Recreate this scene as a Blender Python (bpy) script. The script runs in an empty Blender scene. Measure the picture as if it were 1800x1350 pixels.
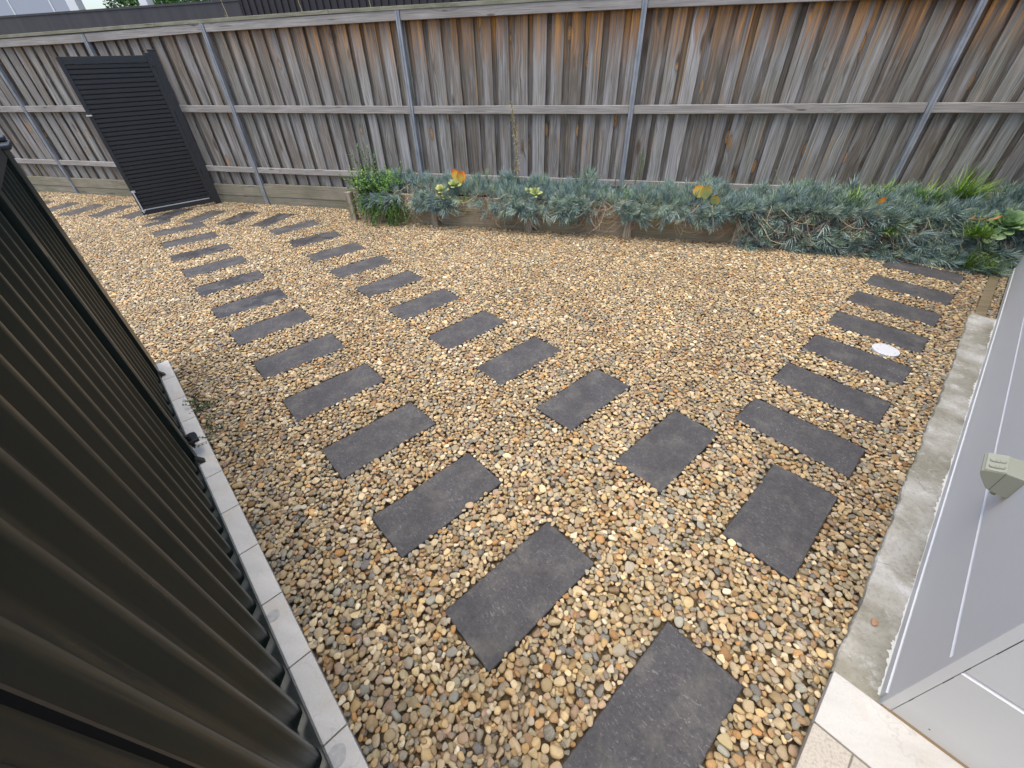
import bpy, math, random
import numpy as np
from mathutils import Matrix, Vector
random.seed(7); rng = np.random.default_rng(11)
R = math.radians
S = bpy.context.scene
C = S.collection

# ------------------------------------------------------------------ camera, world, sun, exposure
cam = bpy.data.objects.new('camera', bpy.data.cameras.new('camera')); C.objects.link(cam); S.camera = cam
r = Vector((0.96575, 0.25832, -0.02444)); u = Vector((-0.14243, 0.60649, 0.78223)); f = Vector((-0.21689, 0.75196, -0.62251))
m = Matrix(((r.x, u.x, -f.x, 0), (r.y, u.y, -f.y, 0), (r.z, u.z, -f.z, 1.75), (0, 0, 0, 1)))
cam.matrix_world = m
cam.data.sensor_width = 36; cam.data.lens = 14.498; cam.data.clip_start = 0.02; cam.data.clip_end = 400
W = bpy.data.worlds.new('World'); S.world = W; W.use_nodes = True
wn = W.node_tree.nodes; wl = W.node_tree.links
sky = wn.new('ShaderNodeTexSky'); sky.sky_type = 'NISHITA'; sky.sun_disc = False
SUN_EL, SUN_AZ = R(78), R(215)
sky.sun_elevation = SUN_EL; sky.sun_rotation = SUN_AZ; sky.dust_density = 3.0; sky.air_density = 1.0; sky.ozone_density = 1.0
bg = wn['Background']; bg.inputs['Strength'].default_value = 0.15
wl.new(sky.outputs[0], bg.inputs[0])
sl = bpy.data.lights.new('sun', 'SUN'); sl.energy = 1.5; sl.angle = R(58); sl.color = (1.0, 0.925, 0.79)
so = bpy.data.objects.new('sun', sl); C.objects.link(so)
sd = Vector((math.sin(SUN_AZ) * math.cos(SUN_EL), math.cos(SUN_AZ) * math.cos(SUN_EL), math.sin(SUN_EL)))
so.rotation_euler = sd.to_track_quat('Z', 'Y').to_euler(); so.location = (0, 0, 8)
S.view_settings.view_transform = 'Standard'; S.view_settings.look = 'None'; S.view_settings.gamma = 1
S.view_settings.exposure = 1.0
S.cycles.max_bounces = 6; S.cycles.diffuse_bounces = 3; S.cycles.glossy_bounces = 3; S.cycles.transparent_max_bounces = 4

# ------------------------------------------------------------------ frames
TH = R(58.2); E1 = Vector((math.cos(TH), math.sin(TH), 0)); E2 = Vector((-math.sin(TH), math.cos(TH), 0))
def P(a, b, z=0.0): return (E1 * a + E2 * b + Vector((0, 0, z)))      # house frame: a along the house wall, b along the steel fence
FY = 5.653                                                            # rail face of the timber fence

# ------------------------------------------------------------------ mesh helpers
class MB:
    def __init__(s): s.v = []; s.f = []; s.a = []
    def box(s, o, ex, ey, ez, at=(0, 0, 0)):
        """box from corner o with edge vectors"""
        o = Vector(o); ex = Vector(ex); ey = Vector(ey); ez = Vector(ez)
        if ex.cross(ey).dot(ez) < 0: o = o + ex; ex = -ex
        n = len(s.v)
        for k in (0, 1):
            for p in (o, o + ex, o + ex + ey, o + ey): s.v.append(p + ez * k)
        for q in ((3, 2, 1, 0), (4, 5, 6, 7), (0, 1, 5, 4), (1, 2, 6, 5), (2, 3, 7, 6), (3, 0, 4, 7)):
            s.f.append([n + i for i in q]); s.a.append(at)
    def prism(s, pts, d, at=(0, 0, 0)):
        """closed polygon pts (3-D, planar) pushed along d"""
        d = Vector(d); pts = [Vector(p) for p in pts]
        nrm = Vector((0, 0, 0))
        for i in range(len(pts)): nrm += pts[i].cross(pts[(i + 1) % len(pts)])
        if nrm.dot(d) > 0: pts = pts[::-1]
        n = len(s.v); k = len(pts)
        s.v += pts; s.v += [p + d for p in pts]
        s.f.append([n + i for i in range(k)]); s.a.append(at)
        s.f.append([n + k + i for i in reversed(range(k))]); s.a.append(at)
        for i in range(k):
            j = (i + 1) % k; s.f.append([n + j, n + i, n + k + i, n + k + j]); s.a.append(at)
    def sheet(s, prof, d, t=0, at=(0, 0, 0)):
        d = Vector(d); n = len(s.v); k = len(prof)
        s.v += [Vector(p) for p in prof]; s.v += [Vector(p) + d for p in prof]
        for i in range(k - 1): s.f.append([n + i, n + i + 1, n + k + i + 1, n + k + i]); s.a.append(at)
    def tube(s, pts, rad, sides=6, at=(0, 0, 0), cap=True):
        pts = [Vector(p) for p in pts]; n = len(s.v); k = len(pts)
        rad = rad if isinstance(rad, (list, tuple)) else [rad] * k
        up = Vector((0.3, 0.2, 1)).normalized()
        for i, p in enumerate(pts):
            t = (pts[min(i + 1, k - 1)] - pts[max(i - 1, 0)]).normalized()
            x = t.cross(up)
            if x.length < 1e-3: x = t.cross(Vector((1, 0, 0)))
            x.normalize(); y = t.cross(x)
            for j in range(sides):
                a = 2 * math.pi * j / sides; s.v.append(p + (x * math.cos(a) + y * math.sin(a)) * rad[i])
        for i in range(k - 1):
            for j in range(sides):
                j2 = (j + 1) % sides
                s.f.append([n + i * sides + j, n + i * sides + j2, n + (i + 1) * sides + j2, n + (i + 1) * sides + j]); s.a.append(at)
        if cap:
            s.f.append([n + j for j in reversed(range(sides))]); s.a.append(at)
            s.f.append([n + (k - 1) * sides + j for j in range(sides)]); s.a.append(at)
    def leaf(s, base, d, up, L, w, at=(0, 0, 0), bend=0.2, fold=0.15, shape=(0, .55, 1, .8, .35, 0), thick=0):
        """a leaf blade with a folded mid rib"""
        base = Vector(base); d = Vector(d).normalized(); up = Vector(up); x = d.cross(up)
        if x.length < 1e-4: x = d.cross(Vector((1, 0, 0)))
        x.normalize(); nn = x.cross(d).normalized(); n = len(s.v); k = len(shape)
        for i, q in enumerate(shape):
            t = i / (k - 1); c = base + d * (L * t) + nn * (bend * L * t * t); h = w * 0.5 * q + 1e-4
            s.v += [c - x * h + nn * (fold * h), c, c + x * h + nn * (fold * h)]
        for i in range(k - 1):
            for j in (0, 1):
                s.f.append([n + 3 * i + j, n + 3 * i + j + 1, n + 3 * i + 4 + j, n + 3 * i + 3 + j]); s.a.append(at)
        if thick:
            n2 = len(s.v)
            for i in range(3 * k): s.v.append(s.v[n + i] - nn * thick)
            for i in range(k - 1):
                for j in (0, 1):
                    s.f.append([n2 + 3 * i + 3 + j, n2 + 3 * i + 4 + j, n2 + 3 * i + j + 1, n2 + 3 * i + j]); s.a.append(at)
                s.f.append([n + 3 * i, n + 3 * i + 3, n2 + 3 * i + 3, n2 + 3 * i]); s.a.append(at)
                s.f.append([n + 3 * i + 5, n + 3 * i + 2, n2 + 3 * i + 2, n2 + 3 * i + 5]); s.a.append(at)
    def build(s, name, mat, parent=None, smooth=False, bevel=0, link=True):
        me = bpy.data.meshes.new(name)
        me.from_pydata([tuple(p) for p in s.v], [], s.f)
        at = me.attributes.new('pr', 'FLOAT_VECTOR', 'FACE')
        at.data.foreach_set('vector', np.array(s.a, np.float32).ravel())
        if smooth: me.polygons.foreach_set('use_smooth', [True] * len(me.polygons))
        me.materials.append(mat); me.update()
        o = bpy.data.objects.new(name, me)
        if link: C.objects.link(o)
        if parent: o.parent = parent
        if bevel:
            b = o.modifiers.new('bevel', 'BEVEL'); b.width = bevel; b.segments = 2; b.limit_method = 'ANGLE'
        return o
def tag(o, label=None, cat=None, group=None, kind=None):
    if label: o['label'] = label
    if cat: o['category'] = cat
    if group: o['group'] = group
    if kind: o['kind'] = kind
    return o
def thing(name, label, cat, loc=(0, 0, 0), rz=0, group=None):
    o = bpy.data.objects.new(name, None); C.objects.link(o); o.location = loc; o.rotation_euler = (0, 0, rz)
    o.empty_display_size = 0.1
    return tag(o, label, cat, group)
def rr(a, b): return random.uniform(a, b)

# ------------------------------------------------------------------ material helpers
class MT:
    def __init__(s, name, rough=0.6, spec=0.5):
        s.m = bpy.data.materials.new(name); s.m.use_nodes = True; s.n = s.m.node_tree.nodes; s.l = s.m.node_tree.links
        s.b = s.n['Principled BSDF']; s.b.inputs['Roughness'].default_value = rough
        s.b.inputs['Specular IOR Level'].default_value = spec
        s.tc = s.n.new('ShaderNodeTexCoord')
    def _set(s, node, k, v):
        if v is None: return
        if isinstance(v, bpy.types.NodeSocket): s.l.new(v, node.inputs[k])
        else:
            try: node.inputs[k].default_value = v
            except Exception: node.inputs[k].default_value = (*v, 1)
    def obj(s): return s.tc.outputs['Object']
    def attr(s, name='pr'):
        a = s.n.new('ShaderNodeAttribute'); a.attribute_name = name; return a.outputs['Vector']
    def mapping(s, vec, scale=(1, 1, 1), loc=(0, 0, 0), rot=(0, 0, 0)):
        n = s.n.new('ShaderNodeMapping'); s._set(n, 'Vector', vec); s._set(n, 'Scale', scale); s._set(n, 'Location', loc); s._set(n, 'Rotation', rot)
        return n.outputs[0]
    def noise(s, vec, scale, detail=4, rough=0.55, dist=0, out='Fac'):
        n = s.n.new('ShaderNodeTexNoise'); s._set(n, 'Vector', vec); s._set(n, 'Scale', scale); s._set(n, 'Detail', detail); s._set(n, 'Roughness', rough); s._set(n, 'Distortion', dist)
        return n.outputs[out]
    def voro(s, vec, scale, out='Distance', feature='F1', rnd=1.0):
        n = s.n.new('ShaderNodeTexVoronoi'); n.feature = feature; s._set(n, 'Vector', vec); s._set(n, 'Scale', scale); s._set(n, 'Randomness', rnd)
        return n.outputs[out]
    def math(s, op, a, b=None, c=None, clamp=False):
        n = s.n.new('ShaderNodeMath'); n.operation = op; n.use_clamp = clamp
        s._set(n, 0, a)
        if b is not None: s._set(n, 1, b)
        if c is not None: s._set(n, 2, c)
        return n.outputs[0]
    def vmath(s, op, a, b=None):
        n = s.n.new('ShaderNodeVectorMath'); n.operation = op; s._set(n, 0, a)
        if b is not None: s._set(n, 1, b)
        return n.outputs[0]
    def sep(s, v):
        n = s.n.new('ShaderNodeSeparateXYZ'); s._set(n, 0, v); return n.outputs
    def comb(s, x, y, z):
        n = s.n.new('ShaderNodeCombineXYZ'); s._set(n, 0, x); s._set(n, 1, y); s._set(n, 2, z); return n.outputs[0]
    def ramp(s, fac, stops, interp='LINEAR'):
        n = s.n.new('ShaderNodeValToRGB'); s._set(n, 'Fac', fac); e = n.color_ramp.elements; n.color_ramp.interpolation = interp
        while len(e) > 1: e.remove(e[0])
        for i, (p, c) in enumerate(stops):
            c = (c, c, c, 1) if isinstance(c, (int, float)) else (*c, 1)
            el = e[0] if i == 0 else e.new(p)
            el.position = p; el.color = c
        return n.outputs[0]
    def mix(s, fac, a, b, mode='MIX'):
        n = s.n.new('ShaderNodeMix'); n.data_type = 'RGBA'; n.blend_type = mode
        s._set(n, 0, fac); s._set(n, 6, a if isinstance(a, bpy.types.NodeSocket) else (*a, 1)); s._set(n, 7, b if isinstance(b, bpy.types.NodeSocket) else (*b, 1))
        return n.outputs[2]
    def rnd(s):
        return s.n.new('ShaderNodeObjectInfo').outputs['Random']
    def bump(s, h, strength=0.3, dist=0.01):
        n = s.n.new('ShaderNodeBump'); s._set(n, 'Height', h); n.inputs['Strength'].default_value = strength; n.inputs['Distance'].default_value = dist
        s.l.new(n.outputs[0], s.b.inputs['Normal'])
    def col(s, c): s._set(s.b, 'Base Color', c); return s
    def rough(s, v): s._set(s.b, 'Roughness', v)
    def metal(s, v): s._set(s.b, 'Metallic', v)
V = {}

# ---- weathered paling timber (grain runs along object Z; pr = per-board random)
def wood_vertical(name, tone=(0.255, 0.243, 0.225), fresh=True):
    t = MT(name, 0.8, 0.25); pr = t.attr(); o = t.obj(); oo = t.vmath('ADD', o, t.vmath('MULTIPLY', pr, (37, 0, 11)))
    px, py, pz = t.sep(pr)
    # knots
    kv = t.mapping(oo, (7.5, 0.0, 2.3)); kd = t.voro(kv, 1.0, rnd=1.0)
    kn = t.ramp(kd, [(0.0, 1), (0.13, 0.9), (0.18, 0.0)])
    halo = t.ramp(kd, [(0.08, 1), (0.42, 0.0)])
    ox, oy, oz = t.sep(oo)
    bend = t.math('MULTIPLY', halo, 0.03)
    gx = t.math('ADD', ox, bend)
    gv = t.comb(t.math('MULTIPLY', gx, 46), 0.0, t.math('MULTIPLY', oz, 1.1))
    g1 = t.noise(gv, 1.6, 5, 0.6, 0.4)
    gv2 = t.comb(t.math('MULTIPLY', gx, 190), 0.0, t.math('MULTIPLY', oz, 3.0))
    g2 = t.noise(gv2, 1.0, 3, 0.6)
    big = t.noise(t.mapping(oo, (5, 0, 1.0)), 1.3, 4, 0.6)
    c = t.ramp(g1, [(0.28, (tone[0]*.30, tone[1]*.29, tone[2]*.28)), (0.5, tone), (0.70, (tone[0]*1.65, tone[1]*1.68, tone[2]*1.75))])
    c = t.mix(t.math('MULTIPLY', t.ramp(g2, [(0.3, 1), (0.6, 0)]), 0.5), c, (0.07, 0.06, 0.055))
    # board tone: warm brown, olive, silver
    hue = t.ramp(pz, [(0.0, (0.60, 0.55, 0.50)), (0.25, (0.86, 0.82, 0.76)), (0.5, (1.08, 1.08, 1.10)), (0.75, (0.86, 0.89, 0.82)), (1.0, (1.50, 1.52, 1.56))])
    c = t.mix(1.0, c, hue, 'MULTIPLY')
    c = t.mix(t.ramp(big, [(0.4, 0.0), (0.7, 0.4)]), c, (0.19, 0.165, 0.12))
    # pale bleached blotches
    c = t.mix(t.ramp(t.noise(t.mapping(oo, (14, 0, 1.6)), 1.0, 4), [(0.50, 0.0), (0.68, 0.55)]), c, (0.42, 0.42, 0.43))
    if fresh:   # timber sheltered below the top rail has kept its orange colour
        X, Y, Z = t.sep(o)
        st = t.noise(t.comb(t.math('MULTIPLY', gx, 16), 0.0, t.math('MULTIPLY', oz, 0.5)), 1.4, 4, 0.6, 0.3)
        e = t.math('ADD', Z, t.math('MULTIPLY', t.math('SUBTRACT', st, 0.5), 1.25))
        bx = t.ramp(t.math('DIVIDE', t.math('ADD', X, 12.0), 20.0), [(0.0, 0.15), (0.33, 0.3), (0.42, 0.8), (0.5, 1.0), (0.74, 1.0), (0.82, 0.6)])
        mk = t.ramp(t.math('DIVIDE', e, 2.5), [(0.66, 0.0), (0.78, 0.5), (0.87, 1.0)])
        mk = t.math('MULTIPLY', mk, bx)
        oc = t.ramp(st, [(0.36, (0.055, 0.032, 0.018)), (0.5, (0.24, 0.11, 0.035)), (0.64, (0.52, 0.25, 0.07))])  # dark end adds painted shade just under the top rail
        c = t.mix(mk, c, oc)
        # side edges of some boards keep a honey strip further down
        ed = t.ramp(t.noise(t.comb(t.math('MULTIPLY', ox, 11), 0.0, t.math('MULTIPLY', oz, 0.45)), 1.7, 2), [(0.60, 0.0), (0.68, 0.6)])
        c = t.mix(t.math('MULTIPLY', ed, bx), c, (0.36, 0.235, 0.12))
    ring = t.math('SINE', t.math('MULTIPLY', kd, 120))
    kc = t.mix(t.ramp(t.noise(oo, 3.0, 0), [(0.45, 0.0), (0.55, 1.0)]), (0.12, 0.085, 0.06), (0.50, 0.27, 0.10))
    kc = t.mix(t.math('MULTIPLY', t.ramp(ring, [(0.2, 0), (0.9, 1)]), 0.6), kc, (0.06, 0.04, 0.03))
    pick = t.ramp(t.voro(kv, 1.0, out='Color'), [(0.25, 0.0), (0.28, 1.0)])
    c = t.mix(t.math('MULTIPLY', kn, pick), c, kc)
    c = t.mix(t.math('MULTIPLY', t.math('MULTIPLY', t.ramp(kd, [(0.14, 0.0), (0.17, 1), (0.24, 0.0)]), 0.55), pick), c, (0.09, 0.075, 0.06))
    t.col(c); t.bump(t.math('ADD', g1, t.math('MULTIPLY', g2, 0.6)), 0.5, 0.004)
    return t.m
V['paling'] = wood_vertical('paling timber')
V['planter_post'] = wood_vertical('post timber', (0.36, 0.31, 0.22), False)

def wood_rail(name, tone, green=0.0, scale=1.0):
    t = MT(name, 0.8, 0.25); pr = t.attr(); o = t.obj(); oo = t.vmath('ADD', o, t.vmath('MULTIPLY', pr, (13, 5, 7)))
    kd = t.voro(t.mapping(oo, (1.7, 0, 9)), 1.0); halo = t.ramp(kd, [(0.05, 1), (0.35, 0)])
    ox, oy, oz = t.sep(oo); gz = t.math('ADD', oz, t.math('MULTIPLY', halo, 0.03)); gz = t.math('ADD', gz, oy)
    g1 = t.noise(t.comb(t.math('MULTIPLY', ox, 1.3), 0.0, t.math('MULTIPLY', gz, 48)), 1.5, 5, 0.6, 0.4)
    g2 = t.noise(t.comb(t.math('MULTIPLY', ox, 4), 0.0, t.math('MULTIPLY', gz, 210)), 1.0, 2, 0.6)
    big = t.noise(oo, 1.6, 4)
    c = t.ramp(g1, [(0.25, tuple(x * .5 for x in tone)), (0.5, tone), (0.75, tuple(min(x * 1.35, .8) for x in tone))])
    c = t.mix(t.math('MULTIPLY', t.ramp(g2, [(0.3, 1), (0.55, 0)]), 0.4), c, (0.08, 0.075, 0.07))
    c = t.mix(t.ramp(big, [(0.42, 0), (0.68, 0.5)]), c, (tone[0] * .55, tone[1] * .54, tone[2] * .52))
    if green: c = t.mix(t.ramp(t.noise(oo, 3.1, 5), [(0.4, 0), (0.62, green)]), c, (0.10, 0.115, 0.05))
    c = t.mix(t.math('MULTIPLY', t.ramp(kd, [(0.0, 1), (0.06, 0.9), (0.1, 0.0)]), 0.7), c, (0.06, 0.045, 0.035))
    # splits along the grain
    cr = t.noise(t.comb(t.math('MULTIPLY', ox, 0.9), 0.0, t.math('MULTIPLY', gz, 22)), 2.1, 1)
    c = t.mix(t.ramp(cr, [(0.27, 0.8), (0.30, 0.0)]), c, (0.04, 0.035, 0.03))
    t.col(c); t.bump(t.math('ADD', g1, t.math('MULTIPLY', g2, 0.5)), 0.4, 0.003); return t.m
V['rail'] = wood_rail('rail timber', (0.37, 0.345, 0.32))
V['capping'] = wood_rail('capping timber', (0.30, 0.29, 0.22), 0.5)
V['plinth'] = wood_rail('plinth timber', (0.30, 0.27, 0.205), 0.3)
V['planter'] = wood_rail('planter timber', (0.44, 0.37, 0.25), 0.3)
V['edging'] = wood_rail('edging timber', (0.23, 0.18, 0.11), 0.3)

t = MT('galvanised steel', 0.45, 0.5); n1 = t.noise(t.mapping(t.obj(), (1, 1, 0.4)), 14, 4)
t.col(t.ramp(n1, [(0.3, (0.23, 0.25, 0.28)), (0.7, (0.38, 0.405, 0.44))])); t.metal(0.35)
t.rough(t.ramp(n1, [(0.3, 0.42), (0.7, 0.6)])); V['galv'] = t.m
def paint(name, c, rough=0.4, var=0.12, spec=0.5, nscale=3):
    t = MT(name, rough, spec); n1 = t.noise(t.obj(), nscale, 6, 0.65); n2 = t.noise(t.obj(), nscale * 22, 3)
    k = t.math('ADD', t.math('MULTIPLY', t.math('SUBTRACT', n1, 0.5), var * 2), t.math('MULTIPLY', t.math('SUBTRACT', n2, 0.5), var))
    t.col(t.mix(t.math('ADD', k, 0.5, clamp=True), tuple(x * .72 for x in c), tuple(min(1, x * 1.28) for x in c)))
    t.rough(t.ramp(n1, [(0.3, rough * .85), (0.7, min(1, rough * 1.2))])); return t
t = paint('dark steel fence paint', (0.0050, 0.0125, 0.0115), 0.30, 0.12, 0.38)
vs = t.noise(t.mapping(t.obj(), (90, 90, 0.6)), 1.0, 3)
t.rough(t.ramp(vs, [(0.3, 0.26), (0.7, 0.42)]))
bc = t.b.inputs['Base Color'].links[0].from_socket
dz = t.sep(t.obj())[2]; dust = t.ramp(t.math('ADD', dz, t.math('MULTIPLY', t.noise(t.mapping(t.obj(), (18, 18, 2.5)), 1.0, 5, 0.7), 0.28)), [(0.10, 0.30), (0.26, 0.0)])
t.col(t.mix(dust, bc, (0.07, 0.065, 0.05))); V['dark'] = t.m
V['gate'] = paint('charcoal gate paint', (0.024, 0.027, 0.032), 0.42, 0.2).m
V['black'] = paint('black powder coat', (0.012, 0.012, 0.013), 0.4, 0.1).m
V['zinc'] = paint('zinc plate', (0.55, 0.56, 0.56), 0.35, 0.1).m
# house paint, slightly dusty near the base
t = paint('grey-white cladding paint', (0.64, 0.655, 0.66), 0.55, 0.06)
o = t.obj(); dirt = t.noise(t.mapping(o, (1, 1, 1)), 38, 2); z = t.sep(o)[2]
sp = t.ramp(t.voro(o, 9), [(0.0, 1), (0.022, 1), (0.03, 0)])
base = t.b.inputs['Base Color'].links[0].from_socket
low = t.ramp(t.math('ADD', z, t.math('MULTIPLY', t.noise(o, 12, 4), 0.06)), [(0.03, 0.5), (0.17, 0.0)])
c = t.mix(t.math('MULTIPLY', sp, t.ramp(t.noise(o, 1.3, 1), [(0.5, 0), (0.6, 0.6)])), base, (0.2, 0.19, 0.18))
c = t.mix(low, c, (0.42, 0.40, 0.37)); t.col(c); V['wall'] = t.m
V['bevel'] = paint('cladding edge painted light', (0.78, 0.79, 0.80), 0.4, 0.03).m  # paler cladding paint: sky light caught by upward edges put into the colour
V['drip'] = paint('thick paint drips', (0.62, 0.61, 0.56), 0.5, 0.05).m
V['seal'] = paint('brown sealant', (0.20, 0.135, 0.065), 0.6, 0.35, nscale=20).m
V['crack'] = paint('dark joint', (0.04, 0.04, 0.042), 0.8, 0.1).m
V['outlet'] = paint('olive-grey plastic', (0.33, 0.335, 0.26), 0.45, 0.05).m
V['outlet2'] = paint('olive-grey plastic lid', (0.37, 0.375, 0.29), 0.4, 0.05).m
V['neighwall'] = paint('pale neighbour cladding', (0.42, 0.45, 0.50), 0.6, 0.06).m
V['white'] = paint('white gloss paint', (0.82, 0.84, 0.86), 0.4, 0.03).m
V['lid'] = paint('white plastic lid', (0.58, 0.59, 0.61), 0.35, 0.03).m
t = MT('dark neighbour fence paint', 0.6, 0.3); o = t.obj(); st = t.noise(t.mapping(o, (5, 5, 0.35)), 1.5, 5)
t.col(t.ramp(st, [(0.3, (0.058, 0.055, 0.058)), (0.75, (0.085, 0.08, 0.082))])); V['nfence'] = t.m
V['nfence2'] = paint('brown-black corrugated steel', (0.030, 0.025, 0.027), 0.5, 0.15).m

# ---- bluestone slabs
t = MT('charcoal stone slab', 0.75, 0.35); o = t.obj(); rv = t.rnd(); off = t.comb(t.math('MULTIPLY', rv, 91), t.math('MULTIPLY', rv, 53), 0.0)
oo = t.vmath('ADD', o, off)
b1 = t.noise(oo, 5, 6, 0.65); b2 = t.noise(oo, 70, 5, 0.75); b3 = t.noise(t.mapping(oo, (120, 50, 60), rot=(0, 0, 0.5)), 1.0, 4, 0.7, 0.8)
c = t.ramp(b1, [(0.3, (0.050, 0.049, 0.051)), (0.7, (0.078, 0.076, 0.078))])
c = t.mix(t.ramp(b2, [(0.35, 0.55), (0.55, 0.0)]), c, (0.03, 0.03, 0.036))
sp = t.ramp(b3, [(0.56, 0.0), (0.68, 0.6)])
c = t.mix(t.math('MULTIPLY', sp, t.ramp(b1, [(0.35, 0.1), (0.65, 1.0)])), c, (0.30, 0.29, 0.28))
sp2 = t.ramp(t.voro(oo, 95), [(0.0, 1), (0.16, 1), (0.22, 0)])
c = t.mix(t.math('MULTIPLY', sp2, t.ramp(t.noise(oo, 31, 1), [(0.55, 0), (0.62, 0.28)])), c, (0.30, 0.29, 0.27))
dust = t.ramp(t.noise(oo, 7, 6, 0.75), [(0.48, 0.0), (0.70, 0.4)])
c = t.mix(dust, c, (0.19, 0.175, 0.15))
# damp patches with a clear outline on some slabs
wet = t.ramp(t.noise(oo, 4.5, 4, 0.6, 0.5), [(0.50, 0.0), (0.53, 1.0)])
wsel = t.n.new('ShaderNodeObjectInfo').outputs['Color']
wm = t.math('MULTIPLY', wet, wsel)
c = t.mix(t.math('MULTIPLY', wm, 0.45), c, (0.018, 0.018, 0.022)); t.col(c)
t.rough(t.math('SUBTRACT', 0.75, t.math('MULTIPLY', wm, 0.3)))
t.bump(t.math('ADD', b2, t.math('MULTIPLY', b1, 1.0)), 0.35, 0.004); V['slab'] = t.m

# ---- pebbles: colour from the per-instance random value
t = MT('river pebbles', 0.62, 0.35); rv = t.rnd(); o = t.obj()
pal = [(0.40, 0.29, 0.150), (0.50, 0.39, 0.23), (0.25, 0.215, 0.150), (0.42, 0.31, 0.18), (0.56, 0.47, 0.32), (0.34, 0.175, 0.060), (0.37, 0.30, 0.20),
       (0.19, 0.18, 0.155), (0.47, 0.34, 0.17), (0.31, 0.22, 0.155), (0.52, 0.42, 0.27), (0.13, 0.14, 0.150), (0.44, 0.34, 0.22), (0.31, 0.29, 0.225),
       (0.42, 0.245, 0.10), (0.36, 0.325, 0.265), (0.54, 0.43, 0.26), (0.27, 0.165, 0.085), (0.48, 0.38, 0.24), (0.23, 0.24, 0.22), (0.43, 0.29, 0.13), (0.60, 0.54, 0.43),
       (0.36, 0.25, 0.18), (0.33, 0.28, 0.165), (0.40, 0.33, 0.22), (0.46, 0.36, 0.20)]
k = len(pal)
c = t.ramp(rv, [(i / k, pal[i]) for i in range(k)], 'CONSTANT')
r2 = t.math('FRACT', t.math('MULTIPLY', rv, 517.3)); r3 = t.math('FRACT', t.math('MULTIPLY', rv, 91.7))
off = t.comb(t.math('MULTIPLY', r2, 40), t.math('MULTIPLY', r3, 40), 0.0); oo = t.vmath('ADD', o, off)
loc = t.n.new('ShaderNodeObjectInfo').outputs['Location']
patch = t.noise(loc, 0.9, 5, 0.65)
c = t.mix(1.0, c, t.ramp(patch, [(0.32, (0.76, 0.71, 0.63)), (0.5, (0.97, 0.95, 0.88)), (0.68, (1.14, 1.12, 1.04))]), 'MULTIPLY')
c = t.mix(1.0, c, t.ramp(r2, [(0, (0.58, 0.56, 0.55)), (0.5, (1, 1, 1)), (0.9, (1.25, 1.23, 1.18)), (1, (1.5, 1.5, 1.46))]), 'MULTIPLY')
n1 = t.noise(oo, 1.3, 5, 0.65); n2 = t.noise(oo, 14, 3, 0.7)
c = t.mix(t.ramp(n1, [(0.35, 0.0), (0.7, 0.55)]), c, t.mix(0.5, c, (0.30, 0.20, 0.09)))
c = t.mix(t.ramp(n2, [(0.5, 0.0), (0.75, 0.4)]), c, (0.62, 0.55, 0.42))
vein = t.ramp(t.noise(t.mapping(oo, (0.5, 3, 1)), 1.6, 2, 0.5, 0.5), [(0.47, 0), (0.5, 1), (0.53, 0)])
c = t.mix(t.math('MULTIPLY', vein, t.ramp(r3, [(0.6, 0), (0.65, 0.45)])), c, (0.6, 0.54, 0.45))
t.col(c); t.bump(t.math('ADD', n2, n1), 0.18, 0.08); t.rough(t.ramp(r3, [(0, 0.5), (1, 0.75)])); V['pebble'] = t.m
t = MT('gravel bed soil', 0.95, 0.2); n1 = t.noise(t.obj(), 60, 5)
t.col(t.ramp(n1, [(0.3, (0.07, 0.05, 0.03)), (0.7, (0.20, 0.145, 0.085))])); t.bump(n1, 0.6, 0.01); V['soil'] = t.m
t = MT('garden soil', 0.95, 0.2); n1 = t.noise(t.obj(), 40, 5); t.col(t.ramp(n1, [(0.3, (0.018, 0.012, 0.008)), (0.7, (0.06, 0.04, 0.025))])); V['garden'] = t.m

# ---- concrete
t = MT('stained concrete', 0.85, 0.3); o = t.obj(); a1 = t.noise(o, 4.5, 6, 0.65, 0.4); a2 = t.noise(o, 60, 5, 0.7); a3 = t.noise(o, 2.1, 4)
c = t.ramp(a1, [(0.30, (0.22, 0.205, 0.16)), (0.46, (0.36, 0.345, 0.295)), (0.66, (0.50, 0.49, 0.455))])
c = t.mix(t.ramp(a3, [(0.48, 0.0), (0.60, 0.55)]), c, (0.17, 0.16, 0.105))
c = t.mix(t.ramp(t.noise(o, 9, 5, 0.75), [(0.56, 0.0), (0.68, 0.6)]), c, (0.60, 0.60, 0.58))
c = t.mix(t.ramp(a2, [(0.3, 0.35), (0.5, 0.0)]), c, (0.09, 0.08, 0.06))
ck = t.voro(t.vmath('ADD', o, t.vmath('MULTIPLY', t.noise(o, 8, 3, out='Color'), (.08, .08, .08))), 1.4, feature='DISTANCE_TO_EDGE')
c = t.mix(t.ramp(ck, [(0.0, 0.4), (0.003, 0.0)]), c, (0.09, 0.08, 0.07))
t.col(c); t.bump(t.math('ADD', a2, a1), 0.5, 0.006); V['concrete'] = t.m
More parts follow.
